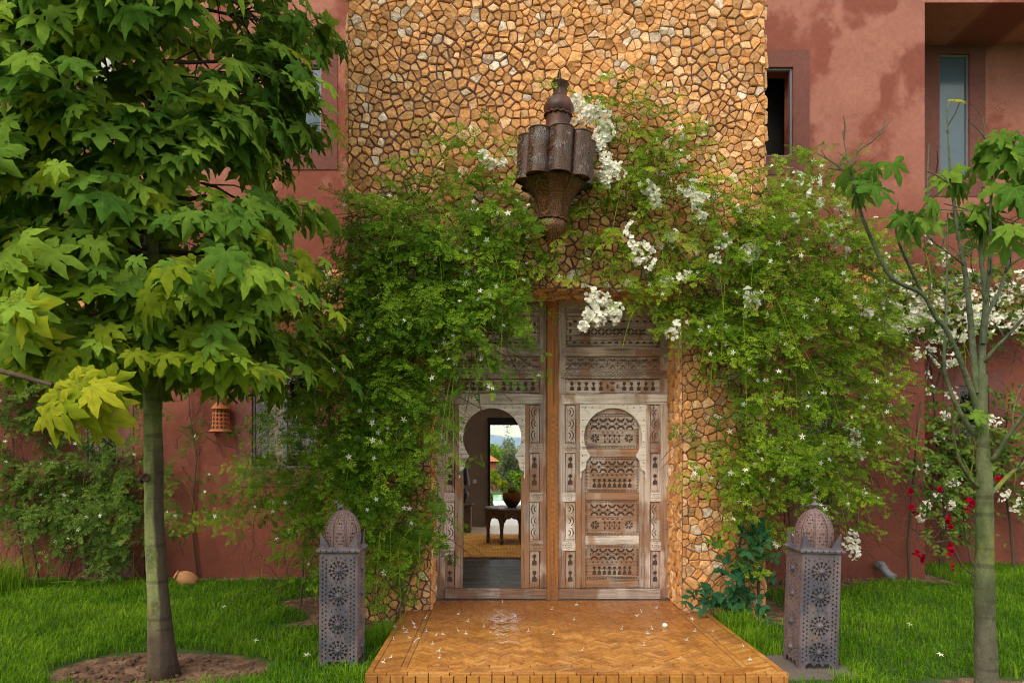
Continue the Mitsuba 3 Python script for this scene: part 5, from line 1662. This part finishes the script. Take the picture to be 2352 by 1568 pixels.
def climber(t, rows, n, depth, thick, pal, seed, K=10, leaf=.088, tone=(.0, 1.0), tmpl=PINNATE, droop=2.2, length=(.25, .6), lift=22, per=2, flowers=0, fl_u=(.0, .5), twigs=250, trail=40):
    rng = np.random.default_rng(seed)
    D, dens = plan(rows, rng, n)
    Ys = depth(D[:, 0], D[:, 1])
    th = thick(D[:, 0], D[:, 1]) * (.35 + .65 * dens / 9)
    # lumpy outline in depth
    lump = meshkit.fbm(np.stack([D[:, 0] / 95, D[:, 1] / 80, D[:, 0] * 0 + seed], -1), 3, seed)
    off = th * (.15 + .85 * rng.random(n) ** .7) * np.clip(.25 + 1.5 * (lump - .2), .2, 1.25)
    Y = Ys - .03 - off
    p = np.stack([(D[:, 0] - VX) / F * Y, Y, EYE - (D[:, 1] - lift - VY) / F * Y], 1)
    L = rng.uniform(*length, n)
    az = rng.uniform(0, 2 * math.pi, n)
    d = nrm(np.stack([np.cos(az) * .9, -np.abs(np.sin(az)) * .8 - .1, rng.uniform(-.3, .7, n)], 1))
    pts = [p]
    for k in range(1, K):
        st = (L / (K - 1))[:, None]
        q = pts[-1] + d * st
        q[:, 1] = np.minimum(q[:, 1], Ys - .012)
        pts.append(q)
        d = nrm(d + np.array([0, 0, -1.0]) * droop * st + rng.normal(0, .13, (n, 3)))
    S = np.stack(pts, 1)
    tn = np.clip(tone[0] + (tone[1] - tone[0]) * rng.random(n) ** 1.4, 0, .9)
    fol = MB()
    tang = nrm(np.gradient(S, axis=1))
    for k in range(1, K):
        for sg in ((-1, 1) if per == 2 else (rng.choice([-1, 1]),)):
            keep = rng.random(n) < .93
            tk = tang[keep, k]
            side = nrm(np.cross(tk, np.array([0, -.9, .45]))) * sg
            m = len(tk)
            al = nrm(side * rng.uniform(.6, 1.1, (m, 1)) + tk * .55 + rng.normal(0, .25, (m, 3)) + [0, 0, -.25])
            no = nrm(np.array([0, -.65, .75]) + rng.normal(0, .38, (m, 3)))
            u = pal + np.clip(tn[keep] + rng.normal(0, .16, m), .02, .95)
            fol.add(*scatter(tmpl, S[keep, k], al, no, leaf * rng.uniform(.65, 1.25, m), u))
    part(t, 'foliage', fol, 'm_foliage', kind='stuff')
    st = MB().add(*tubes3(S[:, ::2], np.linspace(.0028, .0012, S[:, ::2].shape[1])[None], pal + np.clip(tn + .1, 0, .9)))
    part(t, 'shoots', st, 'm_foliage', kind='stuff')
    if twigs:
        D2, _ = plan(rows, rng, twigs)
        y2 = depth(D2[:, 0], D2[:, 1]) - rng.uniform(.02, .12, twigs)
        q = np.stack([(D2[:, 0] - VX) / F * y2, y2, EYE - (D2[:, 1] - VY) / F * y2], 1)
        a = rng.normal(-math.pi / 2, .7, twigs)
        dd = np.stack([np.cos(a), rng.normal(-.05, .12, twigs), np.sin(a)], 1)
        s = np.linspace(0, 1, 7)[None, :, None]
        W = q[:, None] + s * dd[:, None] * rng.uniform(.3, .9, (twigs, 1, 1)) + rng.normal(0, .018, (twigs, 7, 3))
        W[:, :, 1] = np.minimum(W[:, :, 1], depth(D2[:, 0], D2[:, 1])[:, None] - .01)
        W[:, :, 2] = np.maximum(W[:, :, 2], -.1)
        part(t, 'twig', MB().add(*tubes3(W, rng.uniform(.002, .005, (twigs, 1)), np.full(twigs, 2.0))), 'm_branch', kind='stuff')
    if trail:
        D3, _ = plan(rows, rng, trail)
        y3 = depth(D3[:, 0], D3[:, 1]) - thick(D3[:, 0], D3[:, 1]) * rng.uniform(.8, 1.1, trail) - .03
        q = np.stack([(D3[:, 0] - VX) / F * y3, y3, EYE - (D3[:, 1] - VY) / F * y3], 1)
        s = np.linspace(0, 1, 10)[None, :, None]
        ll = rng.uniform(.3, .9, (trail, 1, 1))
        W = q[:, None] + s * np.stack([rng.normal(0, .35, trail), rng.normal(-.1, .08, trail), rng.normal(.1, .3, trail)], 1)[:, None] * ll + s ** 2 * np.array([0, 0, -1.0]) * ll
        W[:, :, 2] = np.maximum(W[:, :, 2], .02)
        part(t, 'runner', MB().add(*tubes3(W, .0026, np.full(trail, 2.9))), 'm_foliage', kind='stuff')
    if flowers:
        k = rng.integers(0, n, flowers)
        j = rng.integers(K // 3, K, flowers)
        pos = S[k, j] + np.stack([rng.normal(0, .02, flowers), -rng.uniform(.01, .06, flowers), rng.normal(0, .02, flowers)], 1)
        no = nrm(np.stack([rng.normal(0, .5, flowers), -np.ones(flowers), rng.normal(.2, .5, flowers)], 1))
        al = nrm(np.cross(no, rng.normal(0, 1, (flowers, 3))))
        fm = MB().add(*scatter(STAR, pos, al, no, rng.uniform(.024, .038, flowers), rng.uniform(*fl_u, flowers)))
        part(t, 'blossom', fm, 'm_petal', kind='stuff')
    return S


def clusters(t, spots, depth, seed, r=(.04, .09), red=False, n=(7, 16), name='flower_cluster'):
    """papery bracts in loose heads"""
    rng = np.random.default_rng(seed)
    for x, y in spots:
        Y = depth(np.array([x], float), np.array([y], float))[0] - rng.uniform(.02, .1)
        c = P(x, y, Y)
        m = rng.integers(*n)
        R = rng.uniform(*r)
        q = nrm(rng.normal(0, 1, (m, 3))) * R * rng.uniform(.2, 1, (m, 1)) ** .5 * [1, .8, 1.15]
        q[:, 1] = -np.abs(q[:, 1])
        pos = c + q
        mb = MB()
        for b in range(3):
            a = nrm(np.cross(rng.normal(0, 1, (m, 3)), q + 1e-4))
            no = nrm(q + rng.normal(0, .03, (m, 3)) + [0, -.06, .045])
            mb.add(*scatter(BRACT, pos, a + no * .45, no, rng.uniform(.032, .05, m), (1.9 if red else 0) + rng.uniform(0, .06 if red else .8, m)))
        part(t, name, mb, 'm_petal')


JL = {250: [(1130, 1190, 1)], 300: [(1050, 1185, 1.2)], 350: [(1010, 1185, 2)], 400: [(880, 1160, 2.2)], 450: [(810, 1180, 4.5)], 500: [(805, 1200, 7)], 550: [(805, 1225, 8)], 600: [(810, 1205, 9)], 650: [(720, 1190, 9)],
      700: [(690, 800, 5), (800, 1175, 9)], 750: [(680, 1150, 9)], 800: [(650, 1105, 8)], 850: [(690, 760, 5), (760, 1060, 8)], 900: [(680, 760, 5), (760, 1015, 8)], 950: [(650, 760, 5), (760, 990, 8)], 1000: [(600, 740, 5), (740, 995, 9)], 1050: [(570, 740, 5), (740, 960, 9), (960, 1000, 3)],
      1100: [(540, 740, 5), (740, 950, 9), (950, 1000, 3)], 1150: [(520, 740, 5), (740, 950, 8), (950, 1020, 3)], 1200: [(470, 690, 4), (690, 975, 8), (975, 1030, 3)], 1250: [(560, 690, 2), (690, 960, 5), (960, 990, 2)], 1300: [(680, 930, 3.5)], 1350: [(830, 940, 1.5)]}
JR = {200: [(1310, 1420, 1.5)], 250: [(1320, 1480, 2.5)], 300: [(1370, 1560, 1.6)], 350: [(1380, 1580, 2.5), (1790, 1860, 3)], 400: [(1390, 1620, 3), (1740, 1900, 6)], 450: [(1390, 1640, 3), (1720, 1950, 8)],
      500: [(1330, 1400, 2), (1400, 1650, 2), (1650, 1975, 8)], 550: [(1240, 1350, 2.5), (1350, 1560, 2), (1560, 1740, 4), (1740, 1990, 9)], 600: [(1230, 1380, 1.8), (1380, 1560, 3), (1560, 1720, 5), (1720, 2005, 9)],
      650: [(1400, 1560, 3), (1540, 1720, 7), (1720, 2020, 9)], 700: [(1460, 1560, 3), (1560, 2020, 9)], 750: [(1530, 1590, 3), (1590, 2030, 9)], 800: [(1590, 1650, 2), (1650, 2020, 8)], 850: [(1265, 1285, 1.2), (1600, 1680, 1.5), (1680, 2030, 8)],
      900: [(1600, 1690, 1), (1690, 2040, 6)], 950: [(1600, 1700, 1), (1700, 2030, 6)], 1000: [(1600, 1700, 1.2), (1700, 2020, 5)], 1050: [(1580, 1680, 1.5), (1680, 1990, 7), (1990, 2050, 2)], 1100: [(1610, 1680, 1.2), (1680, 1970, 6)],
      1150: [(1650, 1970, 5)], 1200: [(1670, 1800, 4), (1890, 1950, 2)], 1250: [(1690, 1800, 2.5), (1890, 1930, 1.5)], 1300: [(1700, 1770, 1)]}
WL = {750: [(0, 60, 6)], 800: [(0, 110, 7)], 850: [(0, 130, 7), (385, 470, 1.5)], 900: [(0, 140, 6), (385, 480, 3)], 950: [(0, 130, 5), (290, 330, 2), (400, 480, 2.5)], 1000: [(0, 130, 4), (280, 320, 2), (380, 480, 2)],
      1050: [(0, 325, 5), (390, 480, 2)], 1100: [(0, 325, 8), (375, 450, 2.5)], 1150: [(0, 325, 8), (375, 430, 2.5)], 1200: [(0, 120, 3), (120, 320, 6), (385, 430, 2)], 1220: [(160, 300, 7)], 1250: [(180, 300, 5)], 1280: [(200, 290, 3)]}
BW = {550: [(2080, 2200, 1)], 600: [(2050, 2352, 1.5)], 650: [(2010, 2352, 4)], 700: [(2010, 2352, 6)], 750: [(2050, 2352, 3)], 800: [(2110, 2230, 1.2), (2230, 2352, .6)], 850: [(2110, 2200, 1)], 900: [(2090, 2200, 1), (2290, 2352, 2)],
      950: [(2100, 2220, 3), (2270, 2352, 3)], 1000: [(2080, 2352, 5)], 1050: [(2090, 2352, 5)], 1100: [(2100, 2352, 4)], 1150: [(2110, 2220, 3), (2280, 2352, 3)], 1200: [(2120, 2230, 2)], 1250: [(2140, 2230, 1)]}


def dep_left(x, y):
    return np.where(x > 790, YP - .03, np.clip(YP - .03 + (790 - x) * .0072, 7.1, 9.25))


def dep_right(x, y):
    return np.where(x < 1760, YP - .03, np.clip(YP + .12 + (x - 1760) * .0058, 7.1, 9.25))


def build_climbers():
    t = thing('jasmine_vine', 'dense green jasmine covering the left pier of the gateway and the wall beside it', 'vine')
    climber(t, JL, 980, dep_left, lambda x, y: np.where((x > 820) & (y > 480), .5, .34), 1, 501, flowers=190, fl_u=(0, .3), twigs=420, trail=60)
    for pts in ([(930, 1430), (915, 1250), (955, 1040), (930, 800), (1010, 600)], [(905, 1420), (960, 1280), (940, 1120), (1000, 900)], [(780, 1420), (800, 1300), (740, 1150), (760, 900)], [(690, 1400), (700, 1260), (660, 1120)]):
        q = np.array([P(x, y, (dep_left(np.array([x]), 0)[0] - .06) if y < 1400 else dep_left(np.array([x]), 0)[0] - .12) for x, y in pts])
        q[0, 2] = -.12
        part(t, 'stem', MB().tube(q, np.linspace(.013, .006, len(q)), 6, uv=(2, 0)), 'm_branch', True)
    t = thing('jasmine_vine', 'yellow green jasmine with white flower heads over the door and right pier', 'vine')
    climber(t, JR, 980, dep_right, lambda x, y: np.where((x > 1600) & (y > 480), .48, .26), 2, 502, flowers=260, fl_u=(0, .3), twigs=420, trail=70, tone=(.05, .9))
    for pts in ([(1745, 1440), (1740, 1280), (1715, 1100), (1700, 850), (1600, 620), (1450, 470)], [(1700, 1440), (1690, 1300), (1722, 1120), (1690, 980)], [(1800, 1420), (1815, 1200), (1790, 980), (1830, 760)]):
        q = np.array([P(x, y, dep_right(np.array([x]), 0)[0] - .06) for x, y in pts])
        q[0, 2] = -.12
        part(t, 'stem', MB().tube(q, np.linspace(.016, .007, len(q)), 6, uv=(2, 0)), 'm_branch', True)
    spots = [(1322, 245), (1340, 250), (1365, 262), (1380, 278), (1392, 300), (1350, 372), (1375, 340), (1390, 365), (1402, 385), (1392, 405), (1360, 350), (1384, 320), (1500, 440), (1590, 432), (1602, 470), (1612, 500), (1598, 455), (1505, 462),
             (1448, 528), (1465, 560), (1462, 592), (1490, 604), (1488, 575), (1542, 540), (1372, 690), (1358, 706), (1400, 716), (1414, 724), (1376, 722), (1392, 700), (1352, 724), (1712, 580), (1728, 575), (1532, 650), (1720, 680), (1716, 694), (1548, 752),
             (1930, 470), (1942, 580), (1998, 570), (2010, 600), (1962, 545), (2030, 592), (1980, 690), (1992, 722), (1905, 530), (1850, 440), (1832, 412), (1822, 502), (1920, 556), (1880, 470), (1955, 1232), (1966, 1250), (1946, 1248), (1960, 1270),
             (1960, 1020), (1975, 1040), (1950, 985), (1966, 1000), (1110, 360), (1150, 372), (1125, 378), (1570, 640), (1640, 600), (1660, 560), (1940, 500), (1870, 420)]
    dep2 = lambda x, y: dep_right(x, y) - np.where((x > 1600) & (y > 420), .36, .24)
    rs_ = np.random.default_rng(512)
    spots += [(x + rs_.normal(0, 9), y + rs_.normal(0, 9)) for x, y in spots[:18] + spots[24:37]] + [(rs_.uniform(1335, 1425), rs_.uniform(240, 415)) for _ in range(6)]
    clusters(t, spots, dep2, 503, r=(.045, .085), n=(8, 16))
    t = thing('wall_climber', 'thin leafy climber against the red wall behind the left tree', 'vine')
    climber(t, WL, 360, lambda x, y: np.where(y > 1190, 9.06, YW - .02), lambda x, y: np.full(np.shape(x), .26), 6, 504, flowers=60, fl_u=(0, .3), twigs=260, trail=20, leaf=.10, K=9)
    for pts in ([(455, 1330), (440, 1200), (452, 1050), (436, 950), (430, 860)], [(60, 1330), (40, 1200), (30, 1000)], [(150, 1330), (190, 1210), (230, 1100)], [(90, 1330), (70, 1220), (120, 1080)]):
        q = np.array([P(x, y, YW - .05) for x, y in pts])
        q[0, 2] = -.12
        part(t, 'stem', MB().tube(q, np.linspace(.014, .006, len(q)), 6, uv=(2, 0)), 'm_branch', True)
    # bougainvillea in the recess
    dep = lambda x, y: np.where(x < 2125, YW - .05, YR - .15)
    t = thing('white_bougainvillea', 'white flowering bougainvillea along the stone band at the right', 'vine')
    climber(t, BW, 420, dep, lambda x, y: np.full(np.shape(x), .4), 6, 505, K=7, leaf=.075, tmpl=SIMPLE, flowers=0, twigs=200, trail=10, length=(.2, .5), tone=(.2, .95))
    rng = np.random.default_rng(506)
    sp, _ = plan({630: [(2000, 2352, 4)], 680: [(2010, 2352, 9)], 720: [(2010, 2352, 8)], 770: [(2080, 2250, 3)], 820: [(2120, 2200, 2.5)], 860: [(2130, 2180, 2)], 900: [(2130, 2180, 1.5)], 950: [(2250, 2352, 3)], 1000: [(2100, 2352, 2)], 1050: [(2090, 2200, 2)], 1100: [(2090, 2352, 2)], 1150: [(2100, 2352, 1.5)], 560: [(2110, 2220, 1.5)]}, rng, 150)
    clusters(t, [tuple(s) for s in sp], lambda x, y: dep(x, y) - .25, 507, r=(.05, .11), n=(6, 15))
    for pts in ([(2160, 1330), (2165, 1180), (2150, 980), (2140, 850), (2100, 720)], [(2090, 1335), (2085, 1250), (2098, 1100), (2110, 950), (2140, 800)], [(2330, 1310), (2320, 1200), (2300, 1080), (2320, 900)], [(2150, 900), (2180, 780), (2260, 700), (2352, 660)]):
        q = np.array([P(x, y, dep(np.array([x]), 0)[0] - .1) for x, y in pts])
        if pts[0][1] > 1300: q[0, 2] = -.1
        part(t, 'stem', MB().tube(q, np.linspace(.022, .008, len(q)), 7, uv=(2, 0)), 'm_branch', True)
    t = thing('red_bougainvillea', 'small bare stemmed shrub with red flower heads in the right corner', 'shrub')
    for pts in ([(2262, 1340), (2210, 1300), (2180, 1240), (2140, 1180), (2100, 1130), (2080, 1090)], [(2262, 1330), (2230, 1290), (2215, 1220), (2210, 1150)], [(2180, 1240), (2150, 1245), (2110, 1225), (2085, 1205)], [(2172, 1225), (2176, 1150), (2160, 1100)]):
        q = np.array([P(x, y, 8.7) for x, y in pts])
        part(t, 'stem', MB().tube(q, np.linspace(.013, .005, len(q)), 6, uv=(2, 0)), 'm_branch', True)
    clusters(t, [(2103, 1270), (2118, 1276), (2188, 1305), (2184, 1268), (2170, 1200), (2176, 1190), (2182, 1210), (2092, 1166), (2101, 1178), (2220, 1170), (2232, 1160), (2180, 1250), (2292, 1100), (2090, 1128), (2226, 1150), (2158, 1124), (2115, 1285)], lambda x, y: np.full(np.shape(x), 8.62), 509, r=(.012, .034), red=True, n=(3, 7))
    climber(t, {1150: [(2120, 2240, 2)], 1200: [(2120, 2240, 2)], 1100: [(2090, 2240, 2)]}, 40, lambda x, y: np.full(np.shape(x), 8.75), lambda x, y: np.full(np.shape(x), .2), 6, 510, K=5, tmpl=SIMPLE, leaf=.05, twigs=20, trail=0, length=(.1, .3))
    # blue green ivy at the foot of the right pier
    t = thing('ivy_plant', 'blue green broad leaved creeper at the foot of the right pier', 'plant')
    climber(t, {1230: [(1670, 1720, 3)], 1270: [(1670, 1740, 4)], 1310: [(1650, 1700, 2)], 1350: [(1610, 1700, 2.5)], 1390: [(1640, 1720, 4)], 1340: [(1690, 1730, 3)], 1410: [(1600, 1680, 1.5)]}, 60, lambda x, y: np.full(np.shape(x), YP - .04), lambda x, y: np.full(np.shape(x), .2), 5, 511, K=5, tmpl=SIMPLE, leaf=.085, twigs=0, trail=0, length=(.1, .3), lift=6, tone=(.1, .8))


build_climbers()


# ------------------------------------------------------------------ grass, tufts, litter
def blades(mb, x, y, z, h, w, u, rng, lean=.5):
    n = len(x)
    a = rng.uniform(0, 2 * np.pi, n)
    d = np.stack([np.cos(a), np.sin(a), np.zeros(n)], 1)
    s = np.stack([-d[:, 1], d[:, 0], np.zeros(n)], 1)
    b = np.stack([x, y, z], 1)
    l = rng.uniform(.1, 1, n)[:, None] * lean
    H = h[:, None]
    up = np.array([0, 0, 1.0])
    m = b + up * H * .55 + d * l * H * .3
    t = b + up * H * (1 - .35 * l) + d * l * H
    W = w[:, None] / 2
    v = np.stack([b - s * W, b + s * W, m - s * W * .8, m + s * W * .8, t], 1).reshape(-1, 3)
    i = np.arange(n)[:, None] * 5
    f = np.vstack([i + [0, 1, 3], i + [0, 3, 2], i + [2, 3, 4]])
    mb.add(v, f, np.stack([np.repeat(u, 5), np.full(5 * n, .5)], 1))


def build_grass():
    rng = np.random.default_rng(606)
    mb = MB()
    for x0, x1, n in ((-8.2, -0.98, 150000), (2.11, 9.0, 105000)):
        # more blades where they stand nearer
        y = 4.6 + (10.35 - 4.6) * rng.random(n) ** 1.25
        x = rng.uniform(x0, x1, n)
        z = gz(x, y)
        px = VX + x / y * F
        keep = (px > -60) & (px < 2420) & (soil_at(x, y) < .5 * rng.random(n)) & ~((x > TX0 - .02) & (x < TX1 + .02) & (y > TY0 - .03)) & (y < np.where(x > RX, YR, YW) - .03)
        keep &= ~((np.abs(x + 1.26) < .17) & (np.abs(y - 5.8) < .17)) & ~((np.abs(x - 2.47) < .3) & (np.abs(y - 5.62) < .32))
        x, y, z = x[keep], y[keep], z[keep]
        c = meshkit.fbm(np.stack([x * 1.6, y * 1.6, x * 0], -1), 4, 9)
        c2 = meshkit.fbm(np.stack([x * 6, y * 6, x * 0], -1), 3, 19)
        h = (.03 + .08 * c2) * rng.uniform(.5, 1.6, len(x)) * (.7 + .8 * c)
        dry = rng.random(len(x)) < .05
        x0_ = 4 + 0 * x + np.where(dry, 3, 0)
        blades(mb, x, y, z - .004, h, rng.uniform(.005, .010, len(x)), x0_ + np.clip(-.35 + 1.35 * c + rng.normal(0, .25, len(x)) + .5 * (c2 - .5), .02, .95), rng, .9)
    solo('grass', mb, 'm_foliage', 'bright green lawn grass around the terrace', kind='stuff', cat=None)
    # taller tufts
    for cx, cy, n, r, hh, lab in ((-1.02, 6.35, 420, .14, .26, 'tall grass tuft between the left lantern and the terrace'), (-1.05, 5.25, 300, .16, .17, 'grass tuft at the front left corner of the terrace'), (2.28, 6.75, 520, .22, .24, 'long grass along the back right edge of the terrace'),
                                  (2.2, 6.2, 320, .14, .20, 'grass tuft leaning over the right terrace edge'), (-6.1, 8.4, 700, .32, .5, 'large strap leaved tuft at the left edge'), (2.68, 5.25, 220, .16, .14, 'grass tuft before the stone slab')):
        tb = MB()
        q = rng.normal(0, r * .55, (n, 2))
        x, y = cx + q[:, 0], cy + q[:, 1]
        k = ~((x > TX0 - .01) & (x < TX1 + .01) & (y > TY0 - .02))
        x, y = x[k], y[k]
        blades(tb, x, y, gz(x, y), hh * rng.uniform(.5, 1.2, len(x)), rng.uniform(.005, .009, len(x)), 4 + rng.uniform(.15, .9, len(x)), rng, 1.0)
        t = thing('grass_tuft', lab, 'grass tuft', 'taller grass tufts')
        part(t, 'blades', tb, 'm_foliage', kind='stuff')
    # clods and stones on the bare soil
    cm = MB()
    for cx, cy, rx, ry, n in ((-2.72, 5.62, .8, .46, 420), (3.66, 5.02, .7, .4, 200), (4.2, 9.0, 1.4, .3, 200), (-1.5, 7.4, .5, .6, 160)):
        for _ in range(n):
            a, r = rng.uniform(0, 2 * math.pi), rng.random() ** .5
            x, y, s = cx + rx * r * math.cos(a), cy + ry * r * math.sin(a), .006 + .03 * rng.random() ** 3.5
            v = trimesh.creation.icosphere(subdivisions=0).vertices * s * rng.uniform(.6, 1.2, 3) * (1 + rng.normal(0, .15, (12, 1)))
            cm.add(v + [x, y, float(gz(x, y)) - .03 * (y < 6.2) + s * .25], trimesh.creation.icosphere(subdivisions=0).faces, (rng.uniform(.7, 1.2), 0))
    solo('soil_clods', cm, 'm_ground', 'small clods and stones on the bare soil beds', kind='stuff')
    # fallen flowers on the terrace
    A = [(615, 315), (935, 275), (1025, 345), (510, 365), (520, 400), (415, 415), (435, 450), (630, 445), (720, 480), (790, 470), (935, 435), (1010, 465), (470, 505), (560, 508), (515, 545), (315, 520), (690, 562), (750, 630), (290, 690), (215, 738), (755, 695), (1180, 400), (1605, 438), (1845, 470), (2045, 330), (2115, 628), (1830, 230), (2070, 185), (325, 395), (545, 240), (1480, 300), (1360, 160)]
    B = [(795, 215), (650, 255), (605, 290), (755, 420), (710, 460), (455, 420), (675, 575), (1330, 445), (1080, 525), (1160, 440), (1015, 705), (1630, 590), (1690, 712), (1105, 262), (1135, 320)]
    for k, (x, y) in enumerate([(827.9 + .24 * a, 1345.3 + .24 * b) for a, b in A] + [(1317.1 + .24 * a, 1345.3 + .24 * b) for a, b in B]):
        Y = F * EYE / (y - VY)
        X = (x - VX) / F * Y
        if not (TX0 + .01 < X < TX1 - .01): continue
        fm = MB()
        s = rng.uniform(.018, .028)
        an = rng.uniform(0, 2 * math.pi)
        nn = nrm(np.array([[rng.normal(0, .25), rng.normal(-.1, .25), 1.0]]))
        fm.add(*scatter(STAR, np.array([[X, Y, .008]]), np.array([[math.cos(an), math.sin(an), 0]]), nn, np.array([s]), np.array([.1])))
        tp = np.array([X, Y, .008]) + nn[0] * .03 + [rng.normal(0, .008), 0, 0]
        fm.tube([[X, Y, .008], (np.array([X, Y, .008]) + tp) / 2 + [.003, 0, 0], tp], [.0022, .0018, .0016], 5, uv=(.3, 0))
        zx = 'left' if X < TX0 + 1.03 else 'right' if X > TX1 - 1.03 else 'middle'
        zy = 'near the front edge' if Y < 5.62 else 'towards the door' if Y > 6.45 else 'halfway to the door'
        solo('fallen_flower', fm, 'm_petal', f'small white star flower fallen on the {zx} of the terrace {zy}', 'flower', f'fallen white flowers on the {zx} of the terrace {zy}')
    for x, y, lab in ((586, 1470, 'white flower fallen on the left lawn right of the trunk'), (513, 1403, 'white flower fallen on the far left lawn near the wall'), (705, 1505, 'white flower fallen on the lawn just left of the lantern'), (2090, 1440, 'white flower fallen on the right lawn between lantern and trunk'), (2160, 1500, 'white flower fallen on the right lawn left of the trunk')):
        q = P(x, y, 6.2)
        Y = F * (EYE + .07) / (y - VY)
        X = (x - VX) / F * Y
        solo('fallen_flower', MB().add(*scatter(STAR, np.array([[X, Y, float(gz(X, Y)) + .06]]), np.array([[1.0, .2, 0]]), np.array([[.1, -.5, 1.0]]), np.array([.035]), np.array([.1]))), 'm_petal', lab, 'flower')
    bud = P(1527, 1435, F * EYE / (1440 - VY))
    solo('round_blossom', MB().lathe([(.001, .0), (.018, .004), (.026, .018), (.02, .034), (.008, .038), (.001, .036)], 12, at=(bud[0], bud[1], .0)), 'm_petal', 'round white blossom on the right half of the terrace', 'flower', smooth=True)
    for k, (x, y, pal, lab) in enumerate(((1053, 1426, 3, 'yellow leaf lying left of the puddle'), (1155, 1452, 2, 'green leaf lying in the puddle'), (1226, 1427, 2, 'dark green leaf lying right of the puddle'))):
        Y = F * EYE / (y - VY)
        v, f, uv = scatter(SIMPLE, np.array([[(x - VX) / F * Y, Y, .006]]), np.array([[1, .4 * k, 0]]), np.array([[0, -.15, 1.0]]), np.array([.05]), np.array([pal + .5]))
        solo('fallen_leaf', MB().add(v, f, uv), 'm_foliage', lab, 'leaf')


build_grass()

# ------------------------------------------------------------------ thin air adding to the haze blue already in the mountain base colour
scene['air'] = {'type': 'homogeneous', 'albedo': {'type': 'rgb', 'value': [0.95, 0.95, 0.95]}, 'sigma_t': {'type': 'rgb', 'value': [2.0e-5, 4.2e-5, 9e-5]}}
scene['camera']['medium'] = {'type': 'ref', 'id': 'air'}
scene['m_null'] = {'type': 'null'}
scene['haze'] = {'type': 'cube', 'to_world': T().translate([0, 5000, 650]).scale([21000, 26000, 1400]), 'bsdf': {'type': 'ref', 'id': 'm_null'}, 'interior': {'type': 'ref', 'id': 'air'}}
labels['haze'] = {'label': 'thin blue air between the garden and the mountains', 'kind': 'stuff'}
